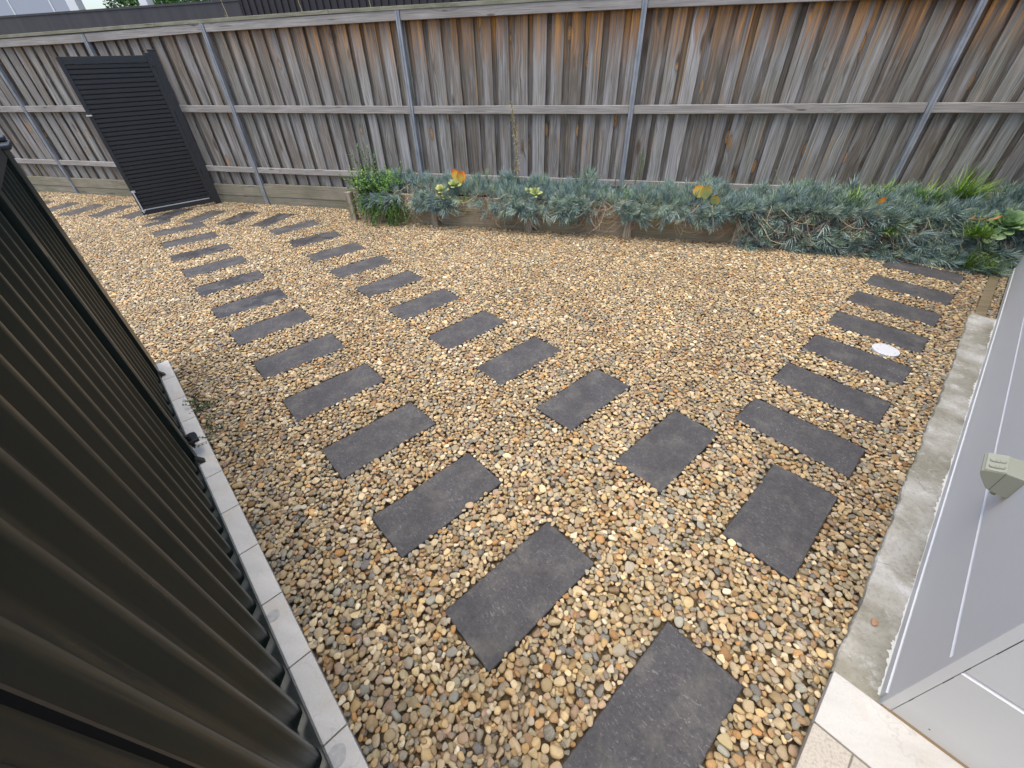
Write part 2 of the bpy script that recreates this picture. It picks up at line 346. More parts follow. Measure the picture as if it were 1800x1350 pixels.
# ---- pale stone pavers
def paver(name, tone, gran):
    t = MT(name, 0.6, 0.35); pr = t.attr(); o = t.vmath('ADD', t.obj(), t.vmath('MULTIPLY', pr, (7, 5, 3)))
    a1 = t.noise(t.mapping(o, (1, 2.4, 1), rot=(0, 0, 0.9)), 3.2, 5, 0.6, 0.8); a2 = t.noise(o, 120, 3, 0.7); a3 = t.noise(o, 7, 5)
    c = t.ramp(a1, [(0.3, tuple(x * .86 for x in tone)), (0.7, tuple(min(1, x * 1.08) for x in tone))])
    c = t.mix(t.ramp(a3, [(0.52, 0), (0.7, 0.35)]), c, (tone[0] * .86, tone[1] * .76, tone[2] * .58))
    c = t.mix(t.ramp(a2, [(0.35, gran), (0.55, 0.0)]), c, tuple(x * .55 for x in tone))
    ck = t.voro(t.vmath('ADD', o, t.vmath('MULTIPLY', t.noise(o, 9, 3, out='Color'), (.2, .2, .2))), 4.0, feature='DISTANCE_TO_EDGE')
    c = t.mix(t.ramp(ck, [(0.0, 0.35), (0.012, 0.0)]), c, tuple(x * .6 for x in tone))
    t.col(c); t.bump(t.math('ADD', a2, t.math('MULTIPLY', a3, .7)), 0.2 + gran * .3, 0.003); return t.m
V['paver'] = paver('honed pale paver', (0.68, 0.64, 0.56), 0.12)
V['paver3'] = paver('border paver', (0.50, 0.485, 0.45), 0.15)
V['paver2'] = paver('rough cream paver', (0.45, 0.41, 0.345), 0.6)
V['paverside'] = paver('paver side', (0.33, 0.30, 0.27), 0.3)
V['grout'] = paint('grout', (0.17, 0.155, 0.13), 0.9, 0.2, nscale=30).m

# ---- foliage
def leafmat(name, stops, rough=0.5, pr=True, tr=0.0):
    t = MT(name, rough, 0.4); src = t.sep(t.attr())[0] if pr else t.rnd()
    n1 = t.noise(t.obj(), 9 if not pr else 30, 2)
    c = t.ramp(t.math('ADD', src, t.math('MULTIPLY', t.math('SUBTRACT', n1, 0.5), 0.25)), stops)
    t.col(c)
    if tr:
        t.b.inputs['Subsurface Weight'].default_value = 0.0
    return t
# pr.x = tint, pr.y = 0 leaf .. 1 stem
def sprigmat():
    t = MT('blue chalk stick leaves', 0.55, 0.35); a = t.sep(t.attr()); rv = t.rnd()
    n1 = t.noise(t.obj(), 60, 2)
    c = t.ramp(t.math('ADD', t.math('MULTIPLY', rv, 0.62), t.math('MULTIPLY', a[0], 0.38)), [
        (0.0, (0.075, 0.125, 0.12)), (0.2, (0.13, 0.21, 0.205)), (0.40, (0.25, 0.355, 0.34)), (0.56, (0.46, 0.56, 0.52)), (0.62, (0.13, 0.24, 0.17)), (0.74, (0.24, 0.34, 0.22)), (0.84, (0.52, 0.60, 0.50)), (0.92, (0.46, 0.50, 0.24)), (1.0, (0.50, 0.44, 0.22))])
    stem = t.ramp(rv, [(0.0, (0.30, 0.36, 0.20)), (0.5, (0.36, 0.42, 0.22)), (0.8, (0.38, 0.27, 0.17)), (1.0, (0.45, 0.43, 0.16))])
    c = t.mix(a[1], c, stem)
    c = t.mix(t.ramp(n1, [(0.5, 0), (0.75, 0.35)]), c, (0.44, 0.52, 0.50)); t.col(c); return t.m
V['sprig'] = sprigmat()
t = leafmat('dry trailing stems', [(0.0, (0.16, 0.105, 0.075)), (0.35, (0.30, 0.20, 0.15)), (0.7, (0.42, 0.32, 0.25)), (0.88, (0.46, 0.40, 0.24)), (1.0, (0.52, 0.47, 0.36))], 0.8); V['drystem'] = t.m
t = leafmat('bright shrub leaves', [(0.0, (0.03, 0.085, 0.02)), (0.4, (0.065, 0.17, 0.03)), (0.75, (0.13, 0.28, 0.045)), (1.0, (0.24, 0.38, 0.09))]); V['shrub'] = t.m
t = leafmat('dark weed leaves', [(0.0, (0.02, 0.05, 0.025)), (1.0, (0.07, 0.14, 0.06))]); V['darkleaf'] = t.m
t = leafmat('lime grass blades', [(0.0, (0.07, 0.16, 0.02)), (0.5, (0.15, 0.30, 0.03)), (1.0, (0.34, 0.46, 0.09))]); V['grass'] = t.m
t = leafmat('dry seed stalk', [(0.0, (0.30, 0.28, 0.10)), (0.5, (0.45, 0.40, 0.16)), (1.0, (0.58, 0.46, 0.20))], 0.8); V['seed'] = t.m
t = leafmat('orange-tipped paddle leaves', [(0.0, (0.17, 0.26, 0.10)), (0.3, (0.34, 0.40, 0.14)), (0.55, (0.55, 0.42, 0.08)), (0.8, (0.72, 0.24, 0.03)), (1.0, (0.60, 0.09, 0.02))]); V['paddle'] = t.m
t = leafmat('pale green rosette leaves', [(0.0, (0.11, 0.20, 0.075)), (0.5, (0.22, 0.34, 0.14)), (1.0, (0.40, 0.50, 0.24))]); V['aeon'] = t.m
t = leafmat('dead brown leaves', [(0.0, (0.28, 0.10, 0.03)), (1.0, (0.5, 0.22, 0.08))], 0.7); V['dead'] = t.m
t = leafmat('green stems', [(0.0, (0.10, 0.12, 0.05)), (1.0, (0.25, 0.28, 0.12))], 0.7); V['stem'] = t.m

# ------------------------------------------------------------------ ground
mb = MB(); mb.sheet([(-150, -150, -0.036), (150, -150, -0.036)], (0, 300, 0)); tag(mb.build('ground', V['soil']), 'brown soil bed under the pebbles and the yard around', None, None, 'structure')

# ------------------------------------------------------------------ stepping stones
L0, W0 = 0.604, 0.286
SL = [("A", [(0.33, 0.47, 1.005), (-0.2129, 0.8004, 1.000), (-0.7278, 1.122, 1.008), (-1.2432, 1.4484, 1.009), (-1.7649, 1.7709, 0.992), (-2.2771, 2.0883, 0.9965), (-2.8057, 2.4161, 1.03), (-3.3057, 2.7275, 0.995), (-3.8411, 3.0611, 1.006), (-4.3548, 3.3849, 1.0), (-4.8703, 3.6973, 0.985), (-5.3998, 4.0347, 1.01), (-5.92, 4.35, 1.01), (-6.49, 4.50, 1.01)]),
      ("B", [(0.9077, 1.4357, 1.011), (0.398, 1.7604, 0.989), (-0.1135, 2.0881, 1.007), (-0.6311, 2.4099, 1.006), (-1.153, 2.7298, 1.018), (-1.6847, 3.065, 0.985), (-2.2091, 3.3893, 1.01), (-2.733, 3.7147, 0.985), (-3.251, 4.0393, 0.975), (-3.7886, 4.3867, 0.96), (-4.3469, 4.7299, 1.03)]),
      ("D", [(-4.8857, 4.9483, 1.5478), (-5.4672, 4.9379, 1.6288), (-6.0571, 4.9032, 1.6269), (-6.6633, 4.8905, 1.68), (-7.25, 4.885, 1.65), (-7.8311, 4.8715, 1.6479), (-8.3884, 4.8356, 1.6416), (-8.96, 4.85, 1.62), (-9.54, 4.85, 1.6)]),
      ("C", [(1.1172, 2.0467, -0.5848), (1.4089, 2.5113, -0.5778), (1.7014, 2.9612, -0.5864), (1.9853, 3.4026, -0.5707), (2.2651, 3.8497, -0.5927), (2.5427, 4.2707, -0.5896), (2.8505, 4.755, -0.556)])]
# exact size of the nearest slab from its visible corners
ORD = ['nearest', 'second', 'third', 'fourth', 'fifth', 'sixth', 'seventh', 'eighth', 'ninth', 'tenth', 'eleventh', 'twelfth', 'thirteenth', 'fourteenth']
ROWTXT = {"A": ('in the row nearest the steel fence', 'stones of the left path'),
          "B": ('in the middle row of the yard', 'stones of the middle path'),
          "D": ('from the planter along the timber fence', 'stones of the path through the gate'),
          "C": ('in the row beside the house wall', 'stones of the right path')}
slab_rects = []
def slab_mesh(L, Wd, seed):
    rg = random.Random(seed); T = 0.03; pts = []
    def side(p, q, n):
        ph = rg.uniform(0, 9)
        for i in range(n):
            t = i / n; x = p[0] + (q[0] - p[0]) * t; y = p[1] + (q[1] - p[1]) * t
            dx, dy = q[0] - p[0], q[1] - p[1]; l = math.hypot(dx, dy); nx, ny = -dy / l, dx / l
            w = 0.0010 * math.sin(ph + t * 9) + rg.uniform(-0.0009, 0.0009)
            if i in (0, 1, n - 1): w *= .4
            pts.append((x + nx * w, y + ny * w))
    h, k = L / 2, Wd / 2
    side((-h, -k), (h, -k), 22); side((h, -k), (h, k), 11); side((h, k), (-h, k), 22); side((-h, k), (-h, -k), 11)
    v = []; fcs = []; n = len(pts)
    for z, s in ((-T, 0.0), (-0.003, 0.0), (0.0, 0.0035)):
        for (x, y) in pts:
            l = math.hypot(x, y); v.append((x - x / h * s * (abs(x) > h * .6), y - y / k * s * (abs(y) > k * .6), z + (0.0 if z < -.01 else rg.uniform(-.0006, .0006))))
    for r_ in (0, 1):
        for i in range(n): j = (i + 1) % n; fcs.append((r_ * n + i, r_ * n + j, (r_ + 1) * n + j, (r_ + 1) * n + i))
    fcs.append(tuple(2 * n + i for i in range(n))); fcs.append(tuple(reversed(range(n))))
    me = bpy.data.meshes.new('stepping_stone'); me.from_pydata(v, [], fcs); me.materials.append(V['slab']); me.update(); return me
sid = 0
for row, lst in SL:
    for i, (x, y, a) in enumerate(lst):
        sid += 1; L, Wd = L0, W0
        if row == "A" and i == 0: L, Wd = 0.62, 0.295
        if row == "B" and i == 0: L, Wd = 0.60, 0.30
        if row == "A" and i == 13: L, Wd = 0.34, 0.17
        o = bpy.data.objects.new('stepping_stone', slab_mesh(L, Wd, sid)); C.objects.link(o)
        o.location = (x, y, 0.004 + rr(-.002, .003)); o.rotation_euler = (R(rr(-.35, .35)), R(rr(-.35, .35)), a)
        wv = 1.0 if (row, i) in {('A', 7), ('A', 8), ('A', 10), ('D', 0), ('D', 1), ('D', 3), ('B', 9)} else 0.0; o.color = (wv, wv, wv, 1)
        w, g = ROWTXT[row]
        if row == "D": lab = f'charcoal stepping stone, {"first" if i == 0 else ORD[i]} {w}'
        elif row == "B": lab = f'charcoal stepping stone, {"the nearest" if i == 0 else ORD[i] + " from the camera"} {w}'
        else: lab = f'charcoal stepping stone, {"the nearest" if i == 0 else ORD[i] + " from the camera"} {w}'
        if row == "B" and i == 0: lab = 'wide charcoal stepping stone where the middle row meets the row along the house wall'
        tag(o, lab, 'stepping stone', g)
        slab_rects.append((x, y, a, L, Wd))

# ------------------------------------------------------------------ gravel: pebbles dropped onto a height field
def inv_ab(x, y): return x * E1.x + y * E1.y, x * E2.x + y * E2.y
CELL = 0.004
X0, X1, Y0, Y1 = -11.6, 3.95, -0.65, 5.68
nx, ny = int((X1 - X0) / CELL), int((Y1 - Y0) / CELL)
gx = (X0 + (np.arange(nx) + .5) * CELL).astype(np.float32); gy = (Y0 + (np.arange(ny) + .5) * CELL).astype(np.float32)
def allowed(x, y):
    a, b = x * E1.x + y * E1.y, x * E2.x + y * E2.y
    ok = (a > -0.182) | (b > 3.66)
    ok &= (a > -1.6) & (y < 5.64)
    ok &= ~((x > -3.66) & (y > 5.215))
    ok &= ((b > -0.388 + .018 * np.clip((a - 2.6) / 2.1, 0, 1)) & (a > 1.13)) | ((a <= 1.13) & (b > -0.386)) | ((a > 4.71) & (b > -0.512))
    return ok
H = np.full((ny, nx), -0.030, np.float32)
for j in range(0, ny, 200):
    yy, xx = np.meshgrid(gy[j:j + 200], gx, indexing='ij')
    H[j:j + 200][~allowed(xx, yy)] = 0.5
for (x, y, a, L, Wd) in slab_rects:
    i0, i1 = int((x - .36 - X0) / CELL), int((x + .36 - X0) / CELL); j0, j1 = int((y - .36 - Y0) / CELL), int((y + .36 - Y0) / CELL)
    i0, j0 = max(i0, 0), max(j0, 0)
    yy, xx = np.meshgrid(gy[j0:j1], gx[i0:i1], indexing='ij'); c_, s_ = math.cos(a), math.sin(a)
    lx = (xx - x) * c_ + (yy - y) * s_; ly = -(xx - x) * s_ + (yy - y) * c_
    q = (abs(lx) < L / 2) & (abs(ly) < Wd / 2); H[j0:j1, i0:i1][q] = 0.006
    q = (abs(lx) < L / 2 - .009) & (abs(ly) < Wd / 2 - .009); H[j0:j1, i0:i1][q] = 0.5
# drain lid and timber edging
yy, xx = np.meshgrid(gy, gx, indexing='ij')
H[((xx - 1.937) ** 2 + (yy - 3.105) ** 2) < 0.083 ** 2] = 0.02
aa, bb = xx * E1.x + yy * E1.y, xx * E2.x + yy * E2.y
H[(abs(bb + 0.412) < 0.030) & (aa > 4.715)] = 0.5
del xx, yy, aa, bb
g = np.linspace(-0.92, 0.92, 9); UU, VV = np.meshgrid(g, g); msk = (UU ** 2 + VV ** 2) <= 1.0
UU, VV = UU[msk].astype(np.float32), VV[msk].astype(np.float32); CAP = np.sqrt(1 - UU ** 2 - VV ** 2).astype(np.float32)
pos, rot, scl = [], [], []
NB = 1500
def drop(nbatch, sc_lo, sc_hi, ztop, cand=3):
    for _ in range(nbatch):
        s = (rng.uniform(0, 1, NB) ** 1.6 * (sc_hi - sc_lo) + sc_lo).astype(np.float32)
        a1 = s; a2 = s * rng.uniform(.58, .95, NB).astype(np.float32); a3 = s * rng.uniform(.34, .60, NB).astype(np.float32)
        yaw = rng.uniform(0, math.pi, NB).astype(np.float32); c_, s_ = np.cos(yaw)[:, None], np.sin(yaw)[:, None]
        dx = UU * a1[:, None] * c_ - VV * a2[:, None] * s_; dy = UU * a1[:, None] * s_ + VV * a2[:, None] * c_; cp = CAP * a3[:, None]
        bz = np.full(NB, 9.0, np.float32); bx = np.zeros(NB, np.float32); by = np.zeros(NB, np.float32)
        for k_ in range(cand):
            x = rng.uniform(X0 + .05, X1 - .05, NB).astype(np.float32); y = rng.uniform(Y0 + .05, Y1 - .05, NB).astype(np.float32)
            ix = ((x[:, None] + dx - X0) / CELL).astype(int); iy = ((y[:, None] + dy - Y0) / CELL).astype(int)
            z = (H[iy, ix] + cp).max(1); m_ = z < bz; bz[m_] = z[m_]; bx[m_] = x[m_]; by[m_] = y[m_]
        keep = bz + a3 * .4 < ztop
        bx, by, bz = bx[keep], by[keep], bz[keep]; dx, dy, cp = dx[keep], dy[keep], cp[keep]
        ix = ((bx[:, None] + dx - X0) / CELL).astype(int); iy = ((by[:, None] + dy - Y0) / CELL).astype(int)
        np.maximum.at(H, (iy.ravel(), ix.ravel()), (bz[:, None] + cp).ravel())
        pos.append(np.stack([bx, by, bz - .001], 1)); sc = np.stack([a1, a2, a3], 1)[keep]; scl.append(sc)
        tl = rng.normal(0, .16, (len(bx), 2)); rot.append(np.stack([tl[:, 0], tl[:, 1], yaw[keep]], 1))
drop(60, .013, .025, .008, 3)
drop(150, .010, .020, .012, 8)
drop(260, .0075, .015, .007, 14)
pos = np.concatenate(pos); rot = np.concatenate(rot); scl = np.concatenate(scl)
print('pebbles', len(pos)); 0
# pebble shapes
def pebble_mesh(k):
    import bmesh
    rg = np.random.default_rng(100 + k); bm = bmesh.new(); bmesh.ops.create_icosphere(bm, subdivisions=3, radius=1.0)
    fr = rg.normal(0, 1, (5, 3)); ph = rg.uniform(0, 6, 5); pl = rg.normal(0, 1, (4, 3)); pl /= np.linalg.norm(pl, axis=1)[:, None]; pd = rg.uniform(.62, .92, 4)
    e = rg.uniform(2.0, 2.9)
    for v in bm.verts:
        p = np.array(v.co); q = np.abs(p) ** (2 / e) * np.sign(p) if False else p / (np.sum(np.abs(p) ** e) ** (1 / e))
        for i in range(4):
            d = q @ pl[i]
            if d > pd[i]: q = q - pl[i] * (d - pd[i]) * .75
        w = 1 + sum(.045 * math.sin(ph[i] + 1.5 * (fr[i] @ p)) for i in range(5)); q = q * w
        q[1] *= 1 + .22 * math.sin(ph[0]) * q[0]
        v.co = q * 1.04
    me = bpy.data.meshes.new('pebble_shape'); bm.to_mesh(me); bm.free(); me.polygons.foreach_set('use_smooth', [True] * len(me.polygons)); me.materials.append(V['pebble']); return me
def scatter(name, col, P_, Rt, Sc, idx, label, kind='stuff'):
    me = bpy.data.meshes.new(name); me.vertices.add(len(P_)); me.vertices.foreach_set('co', P_.astype(np.float32).ravel())
    for nm, d in (('rot', Rt), ('scl', Sc)):
        at = me.attributes.new(nm, 'FLOAT_VECTOR', 'POINT'); at.data.foreach_set('vector', d.astype(np.float32).ravel())
    at = me.attributes.new('idx', 'INT', 'POINT'); at.data.foreach_set('value', idx.astype(np.int32)); me.update()
    o = bpy.data.objects.new(name, me); C.objects.link(o)
    ng = bpy.data.node_groups.new(name + ' scatter', 'GeometryNodeTree')
    ng.interface.new_socket('Geometry', in_out='INPUT', socket_type='NodeSocketGeometry'); ng.interface.new_socket('Geometry', in_out='OUTPUT', socket_type='NodeSocketGeometry')
    N = ng.nodes; Lk = ng.links; gi = N.new('NodeGroupInput'); go = N.new('NodeGroupOutput'); iop = N.new('GeometryNodeInstanceOnPoints')
    ci = N.new('GeometryNodeCollectionInfo'); ci.inputs['Collection'].default_value = col; ci.inputs['Separate Children'].default_value = True; ci.inputs['Reset Children'].default_value = True
    def named(nm, ty):
        n = N.new('GeometryNodeInputNamedAttribute'); n.data_type = ty; n.inputs['Name'].default_value = nm; return n.outputs[0]
    e2r = N.new('FunctionNodeEulerToRotation'); Lk.new(named('rot', 'FLOAT_VECTOR'), e2r.inputs[0])
    Lk.new(gi.outputs[0], iop.inputs['Points']); Lk.new(ci.outputs[0], iop.inputs['Instance']); iop.inputs['Pick Instance'].default_value = True
    Lk.new(named('idx', 'INT'), iop.inputs['Instance Index']); Lk.new(e2r.outputs[0], iop.inputs['Rotation']); Lk.new(named('scl', 'FLOAT_VECTOR'), iop.inputs['Scale'])
    Lk.new(iop.outputs[0], go.inputs[0]); md = o.modifiers.new('scatter', 'NODES'); md.node_group = ng
    return tag(o, label, None, None, kind)
pc = bpy.data.collections.new('pebble shapes')
for k in range(12): pc.objects.link(bpy.data.objects.new('pebble_shape', pebble_mesh(k)))
scatter('gravel', pc, pos, rot, scl, rng.integers(0, 12, len(pos)), 'tan, ochre and grey river pebbles covering the yard')

# ------------------------------------------------------------------ timber boundary fence
fence = thing('paling_fence', 'tall weathered grey timber paling fence with steel posts along the back of the yard', 'fence', (-2.8, FY + .05, 0))
def wp(o):  # parent keeping world place
    o.matrix_parent_inverse = Matrix.Translation((2.8, -FY - .05, 0)); return o
PX = [-13.8, -11.72, -9.66, -7.615, -5.56, -2.83, -0.15, 2.65, 5.4, 8.1]
TOP = {0: 2.045, 1: 2.06, 2: 2.075, 3: 2.085, 4: 2.125, 5: 2.137, 6: 2.130, 7: 2.10, 8: 2.09, 9: 2.09}
MID = [1.265, 1.265, 1.27, 1.275, 1.262, 1.248, 1.248, 1.258, 1.258, 1.258]
LOW = [.50, .50, .50, .495, .488, .488, .488, .49, .49, .49]
PLT = [.255, .255, .258, .27, .30, .31, .31, .31, .31, .31]
x_pal = PX[0] - .02
for b in range(len(PX) - 1):
    xa, xb = PX[b] + .027, PX[b + 1] - .027
    # palings: back row then lapped front row
    mb = MB(); x = x_pal; i = 0
    while x < PX[b + 1] - .03:
        per = rr(.192, .212); wf = rr(.128, .148); yb = FY + .086; yf = FY + .050
        pf = (rr(0, 1), rr(0, 1), rr(0, 1)); pb = (rr(0, 1), rr(0, 1), rr(0, .35))
        tp = 2.15 + (TOP[b] - 2.13); lean = rr(-.004, .004); cz = rr(-.009, .009)
        lo = PLT[b] - .05 + rr(-.01, .01)
        # back board
        xc = x + wf - .03; mb.box((xc, yb, lo), (.13, 0, 0), (0, .014, 0), (lean, 0, tp - lo), pb)
        # front board, slightly cupped (three strips)
        w3 = wf / 3; cup = rr(-.004, .005); y0 = yf + cz; y1 = yf - cz
        prof = [(x, y0, lo), (x + w3, (2 * y0 + y1) / 3 - cup, lo), (x + 2 * w3, (y0 + 2 * y1) / 3 - cup, lo), (x + wf, y1, lo), (x + wf, y1 + .015, lo), (x, y0 + .015, lo)]
        mb.prism(prof, (lean, 0, tp - lo), pf)
        x += per
    x_pal = x
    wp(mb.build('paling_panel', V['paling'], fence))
    def rail(za, zb, h, d, nm='rail', mat='rail', y=FY):
        m_ = MB(); p = (rr(0, 1), rr(0, 1), rr(0, 1)); ya = y
        ex = Vector((xb - xa, 0, zb - za)); m_.box((xa, ya, za - h / 2), ex, (0, d, 0), (0, 0, h), p)
        o = m_.build(nm, V[mat], fence, bevel=.004); return wp(o)
    rail(TOP[b], TOP[b + 1], .088, .04); rail(MID[b], MID[b + 1], .082, .04); rail(LOW[b], LOW[b + 1], .072, .04)
    for (z0, z1, y) in ((.112, PLT[b] - .003, FY + .004), (-.05, .108, FY + .010)):
        m_ = MB(); m_.box((xa, y, z0), (xb - xa, 0, 0), (0, .036, 0), (0, 0, z1 - z0), (rr(0, 1), rr(0, 1), 0)); wp(m_.build('plinth_board', V['plinth'], fence, bevel=.003))
x = PX[0]
for (xa, xb) in ((-13.8, -9.9), (-9.9, -6.3), (-6.3, -3.7), (-3.7, 0.28), (0.28, 4.2), (4.2, 8.1)):
    def tz(q): return float(np.interp(q, PX, [TOP[k_] for k_ in range(10)]))
    m_ = MB(); m_.box((xa + .002, FY - .008, tz(xa) + .049), (xb - xa - .004, 0, tz(xb) - tz(xa)), (0, .10, 0), (0, 0, .036), (rr(0, 1), rr(0, 1), 0))
    wp(m_.build('capping_board', V['capping'], fence, bevel=.003))
for i, x in enumerate(PX):
    zt = TOP[i] + .040; m_ = MB(); w = .025; y = FY - .014
    prof = [(x - w, y + .05, -.2), (x - w, y, -.2), (x - .006, y, -.2), (x - .004, y + .006, -.2), (x + .004, y + .006, -.2), (x + .006, y, -.2), (x + w, y, -.2), (x + w, y + .05, -.2)]
    m_.prism(prof, (0, 0, zt + .2)); wp(m_.build('post', V['galv'], fence))

# ------------------------------------------------------------------ raised planter
PLX0, PLX1 = -3.66, 3.93
pl = thing('raised_planter', 'low timber sleeper planter box along the foot of the paling fence', 'planter', (0, 5.25, 0))
def w2(o, base): o.matrix_parent_inverse = Matrix.Translation(-Vector(base)); return o
for (z0, z1) in ((-.05, .183), (.187, .362)):
    xs = [-3.64, -1.21, 1.22, 3.93]
    for k_ in range(3):
        m_ = MB(); m_.box((xs[k_] + .002, 5.215, z0), (xs[k_ + 1] - xs[k_] - .004, 0, 0), (0, .045, 0), (0, 0, z1 - z0), (rr(0, 1), rr(0, 1), 0))
        w2(m_.build('sleeper', V['planter'], pl, bevel=.004), (0, 5.25, 0))
    m_ = MB(); m_.box((-3.64, 5.262, z0), (.045, 0, 0), (0, .36, 0), (0, 0, z1 - z0), (rr(0, 1), .2, 0)); w2(m_.build('end_sleeper', V['planter'], pl, bevel=.004), (0, 5.25, 0))
for x in (-3.70, -2.48, -1.21, 0.0, 1.20, 2.42, 3.6):
    m_ = MB(); h = .37 if x > -3.6 else .375; m_.box((x - .045, 5.135, -.1), (.09, 0, 0), (0, .078, 0), (0, 0, h + .1), (rr(0, 1), 0, rr(0, 1)))
    w2(m_.build('post', V['planter_post'], pl, bevel=.006), (0, 5.25, 0))
m_ = MB(); gxs = np.linspace(-3.59, 3.93, 60)
nn = len(gxs)
for y in (5.262, 5.36, 5.5, 5.628):
    for x in gxs: m_.v.append(Vector((x, y, .325 + .035 * math.sin(x * 5 + y * 7) * (0 if y < 5.3 else 1) + .03 * (y > 5.3))))
for r_ in range(3):
    for i in range(nn - 1): m_.f.append([r_ * nn + i, r_ * nn + i + 1, (r_ + 1) * nn + i + 1, (r_ + 1) * nn + i]); m_.a.append((0, 0, 0))
w2(m_.build('soil', V['garden'], pl, smooth=True), (0, 5.25, 0))

# ------------------------------------------------------------------ blue chalk stick ground cover (sprigs scattered)
def sprig_mesh(k):
    rg = random.Random(500 + k); b = MB(); Ls = rg.uniform(.05, .10); curve = Vector((rg.uniform(-.4, .4), rg.uniform(-.4, .4), 0)); pts = []
    for i in range(6):
        t = i / 5; pts.append(Vector((0, 0, Ls * t)) + curve * (Ls * .5 * t * t))
    b.tube(pts, [.0028, .0027, .0026, .0024, .0022, .002], 5, at=(rg.random(), 1, 0))
    nl = rg.randint(16, 22)
    for i in range(nl):
        t = .25 + .75 * (i / nl); p = Vector((0, 0, Ls * t)) + curve * (Ls * .5 * t * t); a = i * 2.4 + rg.uniform(-.3, .3)
        el = math.radians(28 + 52 * (i / nl) + rg.uniform(-12, 12)); d = Vector((math.cos(a) * math.cos(el), math.sin(a) * math.cos(el), math.sin(el)))
        L = rg.uniform(.050, .082) * (1 - .25 * (i / nl)); tin = rg.random(); q = []
        for s_ in (0, .35, .75, 1): q.append(p + d * (L * s_) + Vector((0, 0, 1)) * (L * .35 * s_ * s_))
        b.tube(q, [.0012, .0022, .0019, .0003], 4, at=(tin, 0, 0), cap=False)
    o = b.build('sprig_shape', V['sprig'], smooth=True, link=False); return o
sc_ = bpy.data.collections.new('sprig shapes')
for k in range(9): sc_.objects.link(sprig_mesh(k))
pp, pr_, ps = [], [], []
def spill(x):   # how far the planting leans out over the front, and down to which height
    return float(np.interp(x, [-3.6, -3.3, -3.0, -2.8, -2.5, -2.15, -1.9, -1.5, -1.3, -1.1, -.85, -.5, -.1, .2, .5, .75, 1.15, 1.35, 1.7, 2.1, 2.4, 2.7, 3.1, 3.9],
                           [.30, .25, .05, .28, .20, .10, .05, .08, .2, .15, .02, .18, .22, .02, .03, .25, .28, .04, .03, .04, .05, .0, .0, .0]))
def add(x, y, z, d, s):
    d = Vector(d).normalized(); e = d.to_track_quat('Z', 'Y').to_euler(); q = Matrix.Rotation(rr(0, 6.28), 3, 'Z')
    e = (d.to_track_quat('Z', 'Y').to_matrix() @ q).to_euler()
    pp.append((x, y, z)); pr_.append(tuple(e)); ps.append((s, s, s))
clumps = [(rr(-3.4, 3.9), rr(5.25, 5.55), rr(.05, .16)) for _ in range(46)]
for _ in range(3000):   # upright mass on top
    x = rr(-3.45, 3.9); y = rr(5.17, 5.60)
    hgt = .35 + max([0] + [c_[2] * math.exp(-((x - c_[0]) ** 2 / .02 + (y - c_[1]) ** 2 / .02)) for c_ in clumps]) + .05 * max(0, (x - 1.0) / 3)
    if -2.9 < x < -2.3 and y < 5.42 and random.random() < .75: continue
    add(x, y, hgt + rr(-.06, .045), (rr(-.5, .5), rr(-.6, .3), rr(.8, 1.3)), rr(.55, 1.0) + .7 * random.random() ** 4)
hc = [rr(-3.4, 3.9) for _ in range(34)]
def spread(x): return float(np.interp(x, [1.2, 1.8, 2.3, 2.65, 3.05, 3.35, 3.65], [.10, .10, .11, .22, .33, .42, .50]))
gph = [(rr(2, 5), rr(3, 9), rr(0, 6), rr(0, 6)) for _ in range(5)]
def gap(x, z): return sum(math.sin(a_ * x * 2.2 + c_) * math.sin(b_ * z * 2.6 + d_ + x) for a_, b_, c_, d_ in gph)
for _ in range(8000):   # hanging over the front
    x = random.choice(hc) + random.gauss(0, .085) if random.random() < .75 else rr(-3.4, 3.9)
    if random.random() < .42: x = rr(1.25, 3.9)
    if not -3.45 < x < 3.9: continue; lo = spill(x) + rr(-.02, .10)
    tz_ = random.random(); z = lo + (.40 - lo) * (tz_ ** 1.25)
    if lo > .2 and random.random() < .6: continue
    out = .02 + .07 * random.random() + (.10 if x > 1.2 else .03) * (1 - z / .4)
    if x > 1.25: z = .02 + .40 * random.random() ** 1.3; out = .02 + (spread(x) * (1 - z / .46)) * rr(.1, 1)
    if gap(x, z) < -.35 and random.random() < .8: continue
    add(x, 5.2 - out, max(z, .02), (rr(-.9, .9), rr(-1.1, -.1), rr(-1.0, .7)), rr(.5, 1.0) + .8 * random.random() ** 3)
for _ in range(420):
    x = rr(1.0, 3.9); add(x, rr(5.10, 5.24), rr(.33, .41), (rr(-.6, .6), rr(-1.0, .1), rr(.2, 1.0)), rr(.7, 1.2))
pp, pr_, ps = np.array(pp), np.array(pr_), np.array(ps)
scatter('succulent_ground_cover', sc_, pp, pr_, ps, rng.integers(0, 9, len(pp)), 'blue-green finger-leaved succulents filling the planter and spilling over its front')
